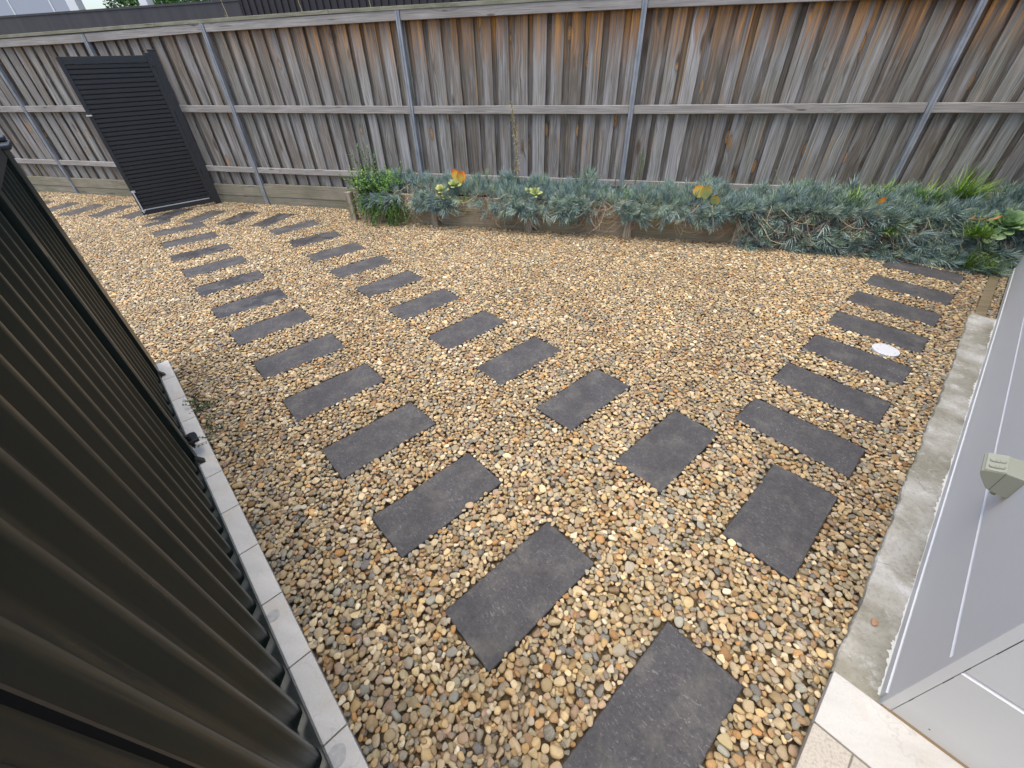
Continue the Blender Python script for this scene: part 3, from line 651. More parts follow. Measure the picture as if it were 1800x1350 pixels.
# dry trailing stems
m_ = MB()
for i in range(1500):
    x = rr(-3.3, 3.8)
    if x < 1.2 and (random.random() < .45 or math.sin(x * 5.3) > .55): continue
    lo = spill(x); z = rr(.24, .44); y = 5.2 - rr(.0, .05) - (spread(x) * .7 * random.random() * (1 - z / .46) if x > 1.3 else 0); n_ = 9; p = Vector((x, y, z)); pts = [p.copy()]
    if -2.95 < x < -2.3 and random.random() < .5: z = rr(.4, .5); p = Vector((x, rr(5.2, 5.4), z)); pts = [p.copy()]
    d = Vector((rr(-.7, .7), -.6, rr(-.6, .5))); ln = rr(.10, .36) if random.random() < .8 else rr(.3, .5); st = ln / n_; cx, cz_ = rr(-.35, .35), rr(-.1, .0)
    for k in range(n_):
        d = d + Vector((cx + rr(-.25, .25), rr(-.12, .25), -.30 + rr(-.2, .2) if k < 6 else rr(-.1, .45))); d.normalize(); p = p + d * st
        lim = 5.205 if p.z < .37 else 5.5
        if p.y > lim - .006: p.y = lim - .006
        if p.z < .012: p.z = .012 + rr(0, .01)
        pts.append(p.copy())
    r0 = rr(.0018, .0045); m_.tube(pts, [r0 * (1 - .4 * k / n_) for k in range(n_ + 1)], 4, at=(random.random(), 0, 0), cap=False)
tag(m_.build('dry_trailing_stems', V['drystem'], smooth=True), 'curly brown dry stems hanging down the planter front', None, None, 'stuff')

# ------------------------------------------------------------------ individual plants
def leafy_stem(b, sb, base, d, ln, nl, L, w, droop=0.0, col=(0, 1)):
    p = Vector(base); d = Vector(d).normalized(); pts = [p.copy()]; st = ln / nl
    for k in range(nl):
        d = (d + Vector((rr(-.12, .12), rr(-.12, .12), rr(-.05, .05) - droop))).normalized(); p = p + d * st; pts.append(p.copy())
        side = d.cross(Vector((rr(-.3, .3), rr(-.3, .3), 1))).normalized(); side = Matrix.Rotation(rr(0, 3.1), 3, d) @ side
        for sgn in (1, -1):
            b.leaf(p, side * sgn + d * .75, d + Vector((0, 0, .4)), L * rr(.7, 1.15), w * rr(.8, 1.2), at=(rr(*col), 0, 0), bend=rr(-.25, .1), shape=(.2, .8, 1, .6, .05))
    sb.tube(pts, [.0032 * (1 - .6 * i / nl) for i in range(nl + 1)], 4, at=(random.random(), 0, 0), cap=False)
sh = thing('leafy_shrub', 'bright green small-leaved shrub spilling over the left end of the planter', 'shrub', (-3.3, 5.3, .3))
b, sb = MB(), MB()
for i in range(120):
    x = rr(-3.55, -3.0); y = rr(5.15, 5.45); leafy_stem(b, sb, (x, y, .36), (rr(-.6, .3), rr(-.7, .2), rr(.4, 1.1)), rr(.12, .38), 13, .034, .014, .02, (.15, 1))
for i in range(7): leafy_stem(b, sb, (-3.38 + rr(-.1, .1), 5.33, .38), (rr(-.28, -.0), -.1, 1), rr(.44, .62), 16, .042, .014, 0, (0, .35))
for i in range(3): leafy_stem(b, sb, (-3.45, 5.25, .36), (-1, -.25, rr(.0, .35)), rr(.2, .32), 9, .034, .011, .05, (0, .3))
for i in range(110):
    x = rr(-3.55, -2.9); leafy_stem(b, sb, (x, 5.2 - rr(.0, .06), rr(.18, .40)), (rr(-.2, .6), -.5, rr(-.7, .1)), rr(.14, .34), 12, .031, .013, .07, (.1, .95))
w2(b.build('foliage', V['shrub'], sh, smooth=False), (-3.3, 5.3, .3)); w2(sb.build('stems', V['stem'], sh), (-3.3, 5.3, .3))

def weed(name, label, cat, base, stems, mat, lf, tilt=.25, group=None, col=(0, 1), straight=0.0):
    t_ = thing(name, label, cat, base, 0, group); b = MB()
    for i in range(stems[0]):
        sb = MB()
        leafy_stem(b, sb, Vector(base) + Vector((rr(-.02, .02), rr(-.02, .02), 0)), (rr(-tilt, tilt) + straight, rr(-tilt, tilt) - .1, 1), rr(stems[1], stems[2]), stems[3], lf[0], lf[1], 0, col)
        w2(sb.build('stem', V['stem'], t_), base)
    w2(b.build('foliage', V[mat], t_), base); return t_
weed('leafy_weed', 'upright dark green leafy weed right of the third steel post behind the blue succulents', 'weed', (.0, 5.5, .5), (2, .26, .36, 14), 'shrub', (.03, .010), .12, None, (.0, .5), .28)
weed('leafy_weed', 'short dark weed sprig among blue succulents beside the orange-tipped plant', 'weed', (-1.72, 5.3, .42), (3, .18, .28, 10), 'shrub', (.028, .009), .15, None, (.1, .6))
weed('leafy_weed', 'faint green weed sprig left of the third steel post', 'weed', (-.22, 5.45, .5), (2, .16, .24, 9), 'shrub', (.026, .008), .1, None, (.1, .6))

# tall dry seed stalk
sk = thing('dry_seed_stalk', 'tall thin straw-coloured seed stalk standing against the paling fence', 'weed', (-1.42, 5.45, .5)); b, sb = MB(), MB()
pts = [(-1.44 + .03 * math.sin(i * .5), 5.45, .45 + i * .095) for i in range(10)]; sb.tube(pts, .0030, 4, at=(.4, 0, 0))
for i in range(230):
    z = rr(.62, 1.34); x = -1.44 + .03 * math.sin((z - .45) / .095 * .5); sp_ = .055 if z < 1.2 else .04; d = Vector((rr(-1, 1), rr(-1, .2), rr(-.2, .9)))
    b.leaf((x, 5.45, z), d, (0, 0, 1), rr(.02, sp_), rr(.007, .015), at=(rr(.4, 1), 0, 0), bend=rr(-.5, .2), shape=(.3, 1, .6, 0))
w2(b.build('seed_heads', V['seed'], sk), (-1.42, 5.45, .5)); w2(sb.build('stem', V['seed'], sk), (-1.42, 5.45, .5))
# thin flower stalks of the succulents
for (x, y, z, h, dx, lab) in ((-.75, 5.3, .50, .20, .16, 'thin pale flower stalk leaning right above blue succulents near the planter middle'), (1.38, 5.35, .52, .22, .04, 'short pale flower stalk above the blue succulents left of the lime grass')):
    fs = thing('flower_stalk', lab, 'flower stalk', (x, y, z), 0, 'flower stalks above the succulents'); b, sb = MB(), MB()
    for k in range(3):
        tip = Vector((x + dx * (1 + .35 * k) + rr(-.02, .02), y - .05, z + h * (1 - .22 * k))); mid = Vector((x + dx * .4, y - .02, z + h * .5)); sb.tube([(x, y, z), mid, tip], [.0028, .002, .0015], 4, at=(.6, 0, 0))
        b = MB()
        for q in range(5): b.leaf(tip, (rr(-1, 1), rr(-1, 1), rr(0, 1)), (0, 0, 1), .014, .010, at=(.9, 0, 0), shape=(.3, 1, 1, .3))
        w2(b.build('flower_head', V['aeon'], fs), (x, y, z))
    w2(sb.build('stem', V['stem'], fs), (x, y, z))

def paddle(b, base, d, up, L, w, c0, c1, th=.006):
    """round fleshy leaf whose rim is redder than its middle"""
    base = Vector(base); d = Vector(d).normalized(); x = d.cross(Vector(up)).normalized(); nn = x.cross(d); n0 = len(b.v); rings, seg = 4, 14
    for side in (1, -1):
        n0 = len(b.v); cen = base + d * (L * .55) + nn * (th * side); b.v.append(cen)
        for r_ in range(1, rings + 1):
            q = r_ / rings
            for s_ in range(seg):
                a = 2 * math.pi * s_ / seg; ly = math.cos(a); lx = math.sin(a); wid = .5 * w * (1 - .35 * max(0, -ly) ** 1.5)
                b.v.append(base + d * (L * .55 + L * .5 * ly * q) + x * (wid * lx * q) + nn * (th * side * (1 - q * q) + .10 * L * q * q * (1 if ly > -.5 else .3)))
        for s_ in range(seg):
            j = (s_ + 1) % seg; fc = [n0, n0 + 1 + s_, n0 + 1 + j]; b.f.append(fc if side > 0 else fc[::-1]); b.a.append((c0, 0, 0))
            for r_ in range(rings - 1):
                A_, B_ = n0 + 1 + r_ * seg, n0 + 1 + (r_ + 1) * seg; fc = [A_ + s_, B_ + s_, B_ + j, A_ + j]; tipw = .5 + .5 * math.cos(2 * math.pi * (s_ + .5) / seg)
                b.f.append(fc if side > 0 else fc[::-1]); b.a.append((c0 + (c1 - c0) * ((r_ + 1) / (rings - 1)) ** 2 * (.35 + .65 * tipw) + .12 * (tipw - .5), 0, 0))
def rosette(b, c, n_, L, w, c0, c1, tilt=(0, -.5, 1), open_=1.0):
    T = Vector(tilt).normalized(); q = T.to_track_quat('Z', 'Y').to_matrix()
    for i in range(n_):
        a = i * 2.4; t_ = i / n_; el = math.radians(8 + 62 * t_) * open_
        d = q @ Vector((math.cos(a) * math.cos(el), math.sin(a) * math.cos(el), math.sin(el))); s_ = 1 - .45 * t_
        paddle(b, c, d, T, L * s_, w * s_, c0 + rr(-.06, .06), c1 + rr(-.08, .08))
fj = thing('paddle_succulent', 'succulent with two upright orange paddle leaves over a green rosette, left part of the planter', 'succulent', (-2.2, 5.2, .42)); b = MB()
for (x, z, d, L, w) in ((-2.13, .53, (-.12, .1, 1), .17, .12), (-2.10, .52, (.35, -.1, 1), .165, .12), (-2.07, .52, (.15, .3, 1), .15, .11)): paddle(b, (x, 5.2, z), d, (0, -1, .1), L * .9, w * .85, .5, .86)
w2(b.build('orange_leaves', V['paddle'], fj, smooth=True), (-2.2, 5.2, .42))
b = MB(); rosette(b, (-2.33, 5.16, .44), 11, .10, .065, .12, .42); rosette(b, (-2.16, 5.18, .50), 10, .10, .065, .08, .34); rosette(b, (-2.27, 5.10, .37), 6, .085, .05, .2, .5)
w2(b.build('rosette', V['paddle'], fj, smooth=True), (-2.2, 5.2, .42))
b = MB(); rosette(b, (-1.12, 5.14, .46), 15, .085, .042, .12, .32, (.2, -.8, 1)); rosette(b, (-1.22, 5.2, .46), 8, .065, .035, .1, .28)
tag(b.build('rosette_succulent', V['paddle'], smooth=True), 'small lime-yellow succulent rosette in the planter left of its middle', 'succulent')
b = MB(); paddle(b, (.78, 5.16, .47), (-.25, -.1, 1), (0, -1, .2), .14, .12, .25, .62); paddle(b, (.84, 5.10, .44), (.45, -.5, 1), (0, -1, .2), .11, .10, .2, .66); paddle(b, (.72, 5.2, .47), (-.4, .2, 1), (0, -1, .3), .13, .12, .42, .7)
tag(b.build('paddle_succulent', V['paddle'], smooth=True), 'olive and orange rimmed round-leaved succulent right of the middle steel post', 'succulent')
b = MB(); rosette(b, (3.46, 5.06, .38), 26, .17, .10, .15, .42, (-.2, -.6, 1)); rosette(b, (3.33, 4.98, .30), 8, .11, .07, .2, .5, (-.4, -.8, .6))
tag(b.build('large_rosette_succulent', V['aeon'], smooth=True), 'large pale green rosette succulent at the right end of the planter', 'succulent')
b = MB(); paddle(b, (2.38, 5.13, .50), (.3, -.2, 1), (0, -1, .3), .075, .05, .7, .9); tag(b.build('orange_leaf', V['paddle'], smooth=True), 'single small orange leaf poking out of the grass by the right steel post', 'leaf')
b = MB()
for k in range(5): b.leaf((3.10 + k * .05, 5.02 + rr(-.02, .02), .42 + rr(-.01, .01)), (1, rr(-.6, .6), rr(-.1, .5)), (0, 0, 1), .08, .03, at=(random.random(), 0, 0), fold=.5, bend=.2)
tag(b.build('dead_leaves', V['dead']), 'curled dead brown leaves lying left of the large green rosette', 'dead leaves')
# grass tufts
def tuft(x, y, z, n_, h, label, lean=(0, 0)):
    b = MB()
    for i in range(int(n_ * 1.7)):
        d = Vector((rr(-.8, .8) + lean[0], rr(-.9, .5) + lean[1], rr(.5, 1.3))); b.leaf((x + rr(-.09, .09), y + rr(-.05, .05), z), d, (0, 0, 1), h * rr(.5, 1.15), rr(.005, .010), at=(random.random(), 0, 0), bend=rr(-.5, .0), shape=(.8, 1, .8, .5, .1), fold=.4)
    tag(b.build('grass_tuft', V['grass']), label, 'grass', 'grass tufts in the planter')
tuft(1.74, 5.38, .44, 95, .26, 'lime green grass tuft left of the right steel post')
tuft(2.18, 5.25, .44, 110, .20, 'lime green grass tuft at the foot of the right steel post', (-.3, 0))
tuft(2.50, 5.40, .48, 60, .22, 'thin grass tuft just right of the right steel post', (.3, 0))
tuft(2.85, 5.35, .46, 120, .26, 'broad lime grass tuft between the right steel post and the big rosette')
tuft(3.18, 5.42, .50, 110, .34, 'darker tall grass tuft above the big rosette against the fence', (.2, 0))
tuft(3.20, 4.93, .30, 70, .22, 'grass blades growing out beside the large green rosette', (-.3, -.2))
tuft(3.27, 4.86, .03, 90, .24, 'bright spiky grass tuft on the pebbles below the large rosette', (.0, -.2))
tuft(2.55, 5.10, .25, 60, .16, 'grass blades hanging over the planter front near its sixth post', (0, -.5))
tuft(-.05, 5.28, .40, 40, .13, 'small olive grass tuft below the middle steel post')
tuft(-2.02, 5.14, .34, 24, .10, 'few yellow-green blades under the orange paddle leaves', (0, -.6))
# round cut branch end and weed by the pavers
wd = thing('creeping_weed', 'small creeping weed growing between the left pavers and the pebbles', 'weed', tuple(P(-.16, 2.95, .01))); b, sb = MB(), MB()
for i in range(16): leafy_stem(b, sb, P(-.15, rr(2.45, 3.05), .012), (rr(-.9, .9), rr(-.9, .9), .45), rr(.04, .11), 5, .016, .010, .1, (0, 1))
base = P(-.16, 2.95, .01); w2(b.build('foliage', V['darkleaf'], wd), base); w2(sb.build('stems', V['stem'], wd), base)

# ------------------------------------------------------------------ slatted gate and its post
GB = 8.38; g0 = P(.332, GB); gt = thing('slatted_gate', 'open charcoal metal gate of horizontal slats standing across the path', 'gate', tuple(g0), TH)
def gbox(mb, x0, x1, z0, z1, y0, y1): mb.box((x0, y0, z0), (x1 - x0, 0, 0), (0, y1 - y0, 0), (0, 0, z1 - z0))
GW = .945
def part(nm, boxes, mat='gate', bev=.002):
    m_ = MB()
    for q in boxes: gbox(m_, *q)
    return m_.build(nm, V[mat], gt, bevel=bev)
part('stile', [(0, .045, .04, 1.875, -.02, .02)]); part('stile', [(GW - .045, GW, .04, 1.90, -.02, .02)])
part('top_rail', [(.046, GW - .046, 1.80, 1.875, -.02, .02)]); part('bottom_rail', [(.046, GW - .046, .04, .10, -.02, .02)])
m_ = MB(); ns = 33; pitch = (1.80 - .105) / ns
for k in range(ns):
    z = .105 + k * pitch; y = -.012
    m_.prism([(.047, y + .004, z + .006), (.047, y, z + .006 + pitch * .06), (.047, y - .001, z + pitch * .88), (.047, y + .012, z + pitch * .99), (.047, y + .0235, z + pitch * .90), (.047, y + .0235, z + .006)], (GW - .094, 0, 0))
m_.box((.0465, .012, .101), (GW - .093, 0, 0), (0, .006, 0), (0, 0, 1.698)); m_.build('slats', V['gate'], gt)
part('stop_rail', [(.046, GW - .046, .102, .112, -.018, -.013)], 'zinc', 0)
db = part('drop_bolt', [(.012, .028, .07, .36, -.036, -.022)], 'zinc'); part('bolt_bracket', [(.004, .05, .345, .37, -.032, -.0205)], 'zinc'); part('bolt_bracket', [(.004, .05, .09, .11, -.032, -.0205)], 'zinc')
part('latch', [(-.02, .04, 1.27, 1.285, -.04, -.0205)], 'zinc'); part('hinge', [(GW - .03, GW + .02, 1.76, 1.84, -.032, -.0205)], 'gate')
part('hinge', [(GW - .03, GW + .02, .12, .2, -.032, -.0205)], 'gate')
gp = thing('gate_post', 'square charcoal post the open gate is hung on, close to the timber fence', 'post', tuple(P(1.325, GB)), TH)
m_ = MB(); m_.box((-.04, -.03, -.1), (.085, 0, 0), (0, .065, 0), (0, 0, 2.02)); m_.build('shaft', V['gate'], gp, bevel=.003)
m_ = MB(); m_.box((-.044, -.034, 1.921), (.093, 0, 0), (0, .073, 0), (0, 0, .012)); m_.build('cap', V['gate'], gp, bevel=.002)

# ------------------------------------------------------------------ dark corrugated steel fence at the left
FA = -.255; FH = 1.46
sf = thing('steel_fence', 'dark green-black ribbed steel fence running along the pavers at the left', 'fence', tuple(P(FA, 1.5)), 0)
def ws(o): return w2(o, P(FA, 1.5))
def panel(b0, b1, first=None):
    pts = []; b = b0; pit = .155; ca, da = FA - .014, FA - .042
    k0 = math.floor((b0 - .625) / pit)
    bb = []
    for k in range(k0, k0 + 60):
        s0 = .625 + k * pit
        for (q, a) in ((0, ca), (.005, ca + .003), (.018, ca + .004), (.032, ca + .003), (.038, ca), (.062, da + .004), (.070, da), (.122, da), (.130, da + .004)): bb.append((s0 + q, a))
    bb = [(b0, da)] + [p for p in bb if b0 + .01 <= p[0] <= b1 - .01] + [(b1, da)]
    prof = [P(a, b_, .075) for (b_, a) in bb]
    m_ = MB(); m_.sheet(prof, (0, 0, FH - .115))
    back = [P(a - .0016, b_, .075) for (b_, a) in bb]; m_.sheet(back[::-1], (0, 0, FH - .115))
    return ws(m_.build('ribbed_sheet', V['dark'], sf, smooth=True))
def chan(b0, b1, z0, z1, nm):
    m_ = MB(); L = E2 * (b1 - b0)
    o0 = P(FA - .004, b0, z0); m_.box(o0, L, E1 * .004, (0, 0, z1 - z0))                 # outer lip
    m_.box(P(FA - .058, b0, z0), L, E1 * .004, (0, 0, z1 - z0))
    m_.box(P(FA - .0535, b0, z0 if nm == 'bottom_channel' else z1 - .003), L, E1 * .049, (0, 0, .003)); return ws(m_.build(nm, V['dark'], sf))
segs = [(-1.9, 2.31), (2.43, 3.40)]
for (b0, b1) in segs:
    panel(b0, b1); chan(b0, b1, .045, .085, 'bottom_channel'); chan(b0, b1, FH - .045, FH, 'top_channel')
for (b, w, h) in ((2.37, .10, FH + .01), (3.527, .25, 1.47), (-1.95, .09, FH)):
    m_ = MB(); m_.box(P(FA - .058, b - w / 2, .031), E1 * .062, E2 * w, (0, 0, h - .03))
    ws(m_.build('post', V['dark'], sf, bevel=.003))
m_ = MB(); m_.box(P(FA - .075, 3.54, 1.4705), E1 * .10, E2 * .125, (0, 0, .022)); m_.box(P(FA - .09, 3.39, 1.446), E1 * .125, E2 * .275, (0, 0, .0235)); ws(m_.build('post_cap', V['black'], sf, bevel=.006))
m_ = MB(); m_.box(P(FA + .0045, 2.345, .095), E1 * .003, E2 * .012, (0, 0, 1.1)); ws(m_.build('pale_strip', paint('painted olive reflection', (0.20, 0.185, 0.14), 0.6, 0.3, nscale=8).m, sf))  # reflection in the post groove, painted in as a pale strip
m_ = MB(); m_.box(P(FA - .0125, .404, .09), E1 * .010, E2 * .006, (0, 0, FH - .14)); ws(m_.build('sheet_lap', V['black'], sf))
# lower hinge with its rounded plate
m_ = MB(); pts = [(-.04, 0), (.035, 0), (.05, .012), (.055, .035), (.05, .06), (.035, .07), (-.04, .07)]
m_.prism([P(FA + .001 + .06 * (q[1] / .07) * .9, 2.42 + q[0] * .9, .115) for q in pts], (0, 0, .02)); ws(m_.build('hinge_plate', V['black'], sf, bevel=.002))
m_ = MB(); m_.tube([P(FA + .018, 2.40, .09), P(FA + .018, 2.40, .17)], .010, 10); ws(m_.build('hinge_pin', V['black'], sf))
for b in (2.30, 3.42):
    m_ = MB(); m_.prism([P(FA + .001, b, .075), P(FA + .030, b, .032), P(FA + .001, b, .032)], E2 * .035); ws(m_.build('foot_bracket', V['black'], sf))
# ------------------------------------------------------------------ pale pavers at the left
m_ = MB(); m2 = MB(); js = [-2.0, -1.5, -1.03, -.55, -.12, .27, .672, .970, 1.271, 1.573, 1.868, 2.17, 2.479, 2.77, 3.055, 3.365, 3.64]
for k in range(len(js) - 1):
    c_ = (k * .37 % 1, k * .61 % 1, 0); e = .0025
    m_.box(P(-.55, js[k] + e, -.03), E1 * .372, E2 * (js[k + 1] - js[k] - 2 * e), (0, 0, .06), c_)
tag(m_.build('paver_edging', V['paver'], bevel=.002), 'strip of pale stone pavers under the dark steel fence', None, None, 'structure')
m2.box(P(-.548, -2.0, -.03), E1 * .367, E2 * 5.635, (0, 0, .055)); tag(m2.build('paver_bed', V['grout']), 'grout bed of the left pavers', None, None, 'structure')
for (b, rad, lab) in ((1.197, .022, 'pale round drill stain on the left pavers by the middle of the steel fence'), (.619, .028, 'largest pale round stain on the left pavers, nearest the camera'), (2.50, .020, 'faint round stain on the left pavers beside the hinge')):
    pass
t = MT('worn stain', 0.5, 0.5); t.col(t.ramp(t.noise(t.obj(), 60, 3), [(0.3, (0.42, 0.40, 0.36)), (0.7, (0.54, 0.52, 0.47))])); V['stain'] = t.m
m_ = MB()
for (b, rad) in ((1.197, .024), (.619, .030), (2.50, .017), (3.42, .013)):
    pts = [P(-.237 + rad * math.cos(a) * (1 + .08 * math.sin(3 * a)), b + rad * math.sin(a), .0302) for a in [k * .3 for k in range(21)]]
    m_.prism(pts, (0, 0, .0018))
tag(m_.build('cement_patch', V['stain']), 'round grey cement patches on the left pavers', None, None, 'structure')

# ------------------------------------------------------------------ terrace pavers at the right
m_ = MB(); m3 = MB(); e = .0022; zt = .05; th = .03
def tile(mb, a0, a1, b0, b1):
    mb.box(P(a0 + e, b0 + e, zt - th), E1 * (a1 - a0 - 2 * e), E2 * (b1 - b0 - 2 * e), (0, 0, th), (rr(0, 1), rr(0, 1), 0))
for (b0, b1) in ((-1.07, -.372), (-1.77, -1.07), (-2.5, -1.77)): tile(m_, .928, 1.132, b0, b1)
for k, (a0, a1) in enumerate(((.52, .926), (.115, .52), (-.29, .115), (-.6, -.29))):
    tile(m3, a0, a1, -.482, -.372)
    for q in range(4): tile(m3, a0, a1, -.482 - .405 * (q + 1), -.482 - .405 * q)
tag(m_.build('border_pavers', V['paver3'], bevel=.002), 'smooth pale border pavers of the terrace along the house wall', None, None, 'structure')
tag(m3.build('terrace_pavers', V['paver2'], bevel=.002), 'rough cream terrace pavers in the bottom right corner', None, None, 'structure')
m_ = MB(); m_.box(P(-.6, -2.5, -.05), E1 * 1.728, E2 * 2.123, (0, 0, .072)); tag(m_.build('terrace_bed', V['paverside']), 'cut edge and bed of the terrace paving', None, None, 'structure')
m_ = MB(); m_.box(P(-.598, -2.498, .0225), E1 * 1.724, E2 * 2.119, (0, 0, .025)); tag(m_.build('terrace_grout', V['grout']), 'grout between the terrace pavers', None, None, 'structure')

# ------------------------------------------------------------------ concrete footing strip
m_ = MB(); N_ = 260; A0, A1 = 1.1335, 4.70
rowsb = [-.371, -.372, -.377, -.44, -.53]; zz = [-.04, .028, .0345, .036, .035]
for i in range(N_ + 1):
    a = A0 + (A1 - A0) * i / N_
    for j, b in enumerate(rowsb):
        b = b + (.018 * max(0, (a - 2.6) / 2.1) if j < 3 else 0)
        w = (.004 * math.sin(a * 3.1) + .003 * math.sin(a * 11 + 1) + .0025 * math.sin(a * 37) + rr(-.002, .002)) * (1 if j < 2 else .4) if j < 3 else 0
        m_.v.append(P(a + (.02 * math.sin(b * 30) if i == N_ else 0), b + w, zz[j] + (.002 * math.sin(a * 17 + j) if j else 0)))
k = len(rowsb)
for i in range(N_):
    for j in range(k - 1): m_.f.append([i * k + j, i * k + j + 1, (i + 1) * k + j + 1, (i + 1) * k + j]); m_.a.append((0, 0, 0))
n0 = len(m_.v)
for j, b in enumerate(rowsb): m_.v.append(P(A1 + .01, b + (.018 if j < 3 else 0), -.05))
for j in range(k - 1): m_.f.append([N_ * k + j, N_ * k + j + 1, n0 + j + 1, n0 + j]); m_.a.append((0, 0, 0))
o = m_.build('concrete_strip', V['concrete']); tag(o, 'stained concrete footing strip along the house wall', None, None, 'structure')
m_ = MB(); m_.box(P(4.715, -.447, -.03), E1 * 1.12, E2 * .070, (0, 0, .040), (.3, .1, 0)); tag(m_.build('timber_edging', V['edging'], bevel=.004), 'narrow weathered timber edging board set in the pebbles past the concrete', 'edging')
# small stray pebble on the concrete
st = bpy.data.objects.new('stray_pebble', pebble_mesh(40)); C.objects.link(st); st.location = P(1.42, -.43, .042); st.scale = (.017, .011, .006); st.rotation_euler = (0, 0, .9); tag(st, 'small orange-brown stone lying on the concrete footing strip', 'pebble')
t = paint('orange stone', (0.38, 0.22, 0.12), .7, .2, nscale=60); st.data.materials.clear(); st.data.materials.append(t.m)

sp2 = bpy.data.objects.new('stray_pebble', pebble_mesh(44)); C.objects.link(sp2); sp2.location = (-0.560, 1.115, .014); sp2.scale = (.023, .018, .010); sp2.rotation_euler = (0, 0, .4); sp2.data.materials.clear(); sp2.data.materials.append(paint('tan stone', (0.46, 0.33, 0.20), .7, .2, nscale=60).m)
tag(sp2, 'single tan pebble lying on the right edge of the third slab near the camera', 'pebble')
# white drain lid
dl = thing('drain_lid', 'white round plastic drain lid between two stepping stones', 'drain lid', (1.937, 3.105, 0), .3)
m_ = MB(); pts = [(.083 * math.cos(a), .083 * math.sin(a), -.02) for a in np.linspace(0, 2 * math.pi, 40, endpoint=False)]; m_.prism(pts, (0, 0, .036)); m_.build('cover', V['lid'], dl, bevel=.003)
for (x, y) in ((-.055, .012), (.05, .03), (.03, -.05), (.0, .058)):
    m_ = MB(); m_.tube([(x, y, .0155), (x, y, .0175)], .0045, 10); m_.build('screw', V['stain'], dl)

# ------------------------------------------------------------------ house wall
WB = -.507; WA = 1.135
hw = thing('house_wall', 'grey-white clad house wall with horizontal grooves at the right', 'wall', tuple(P(WA, WB)), 0)
def wh(o): return w2(o, P(WA, WB))
AE = 6.45; ZT = 3.0; g_z = [.412 + .40 * k for k in range(7)]
def clad_profile(n_in, org, cor=0):
    """list of (depth, z), depth inwards"""
    pr = [(0, .035)]
    for z in g_z: pr += [(0, z - .011), (.010, z + .001), (.010, z + .004), (0, z + .004)]
    pr += [(0, ZT)]; return pr
pf = clad_profile(None, None)
def face(org, along, inward, name):
    m_ = MB(); mbv = MB(); m_.sheet([org + inward * d + Vector((0, 0, z)) for d, z in pf], along); o = wh(m_.build(name, V['wall'], hw))
    return o
face(P(WA + .027, WB), E1 * (AE - WA - .027), -E2, 'cladding'); face(P(WA, WB - .027), -E2 * 3.0, E1, 'cladding')
# top bevel strips of each board, light from above put into a paler colour
for (org, al, inw) in ((P(WA + .027, WB), E1 * (AE - WA - .027), -E2), (P(WA, WB - .027), -E2 * 3.0, E1)):
    m_ = MB()
    for z in g_z[:3]:
        m_.sheet([org + inw * -.0006 + Vector((0, 0, z - .0125)), org + inw * -.0006 + Vector((0, 0, z - .0107)), org + inw * .0096 + Vector((0, 0, z + .0016))], al)
    wh(m_.build('groove_bevel', V['bevel'], hw))
m_ = MB(); m_.box(P(WA - .001, WB - .0255, .030), E1 * .0275, E2 * .0265, (0, 0, ZT - .03)); wh(m_.build('corner_trim', V['wall'], hw, bevel=.0015))
m_ = MB()
z = .06; 
while z < 1.2:
    l = rr(.01, .10)
    if random.random() < .6: m_.box(P(WA - .0006, WB - .0272, z), E1 * .001, E2 * .0012, (0, 0, l))
    z += l + rr(.0, .05)
wh(m_.build('hairline_crack', V['crack'], hw))
m_ = MB(); m_.prism([P(WA + .0275, WB, .030), P(WA + .0275, WB + .005, .030), P(WA + .0275, WB + .005, .078), P(WA + .0275, WB, .082)], E1 * (AE - WA - .03)); wh(m_.build('base_flashing', V['wall'], hw))
m_ = MB(); m_.prism([P(WA + .0275, WB + .0053, .0783), P(WA + .0275, WB + .0053, .0790), P(WA + .0275, WB + .0020, .0815), P(WA + .0275, WB + .0020, .0800)], E1 * (AE - WA - .03)); wh(m_.build('flashing_edge', V['bevel'], hw))  # light caught on the upper edge is painted in
m_ = MB(); a = WA + .03; prev = None; top, botm = [], []
while a < 4.69:
    wdt = .001 + (.0045 + .003 * math.sin(a * 160) + .004 * random.random()) * max(0, .25 + .6 * math.sin(a * 6) + .5 * math.sin(a * 29)) + (.008 if random.random() < .02 else 0); botm.append(P(a, WB + .0055 + wdt, .0385)); top.append(P(a, WB + .004, .040)); a += rr(.002, .006)
n_ = len(top); m_.v = top + botm
for i in range(n_ - 1): m_.f.append([i, n_ + i, n_ + i + 1, i + 1]); m_.a.append((0, 0, 0))
wh(m_.build('paint_drips', V['drip'], hw))
m_ = MB(); m_.prism([P(WA, WB - .001, .0505), P(WA - .006, WB - .001, .0505), P(WA, WB - .001, .056)], -E2 * 2.9); wh(m_.build('sealant_bead', V['seal'], hw))
m_ = MB(); m_.box(P(WA + .015, WB - 3.0, .03), E1 * (AE - WA - .016), E2 * 2.985, (0, 0, ZT - .02)); wh(m_.build('inner_wall', V['wall'], hw))
m_ = MB(); m_.tube([P(WA - .0004, -.612, .095), P(WA + .001, -.612, .095)], .0025, 8); wh(m_.build('screw_hole', V['crack'], hw))

# outdoor power outlet
ob = P(1.778, WB, .6); ou = thing('power_outlet', 'olive-grey weatherproof double power outlet mounted on the house wall', 'power outlet', tuple(ob), 0)
def wo(o): return w2(o, ob)
prof = [(-.507, .538), (-.463, .539), (-.449, .544), (-.420, .578), (-.411, .594), (-.409, .602), (-.416, .609), (-.460, .627), (-.507, .630)]
m_ = MB(); m_.prism([P(1.778, b, z) for b, z in prof], E1 * .11); wo(m_.build('housing', V['outlet'], ou, bevel=.002))
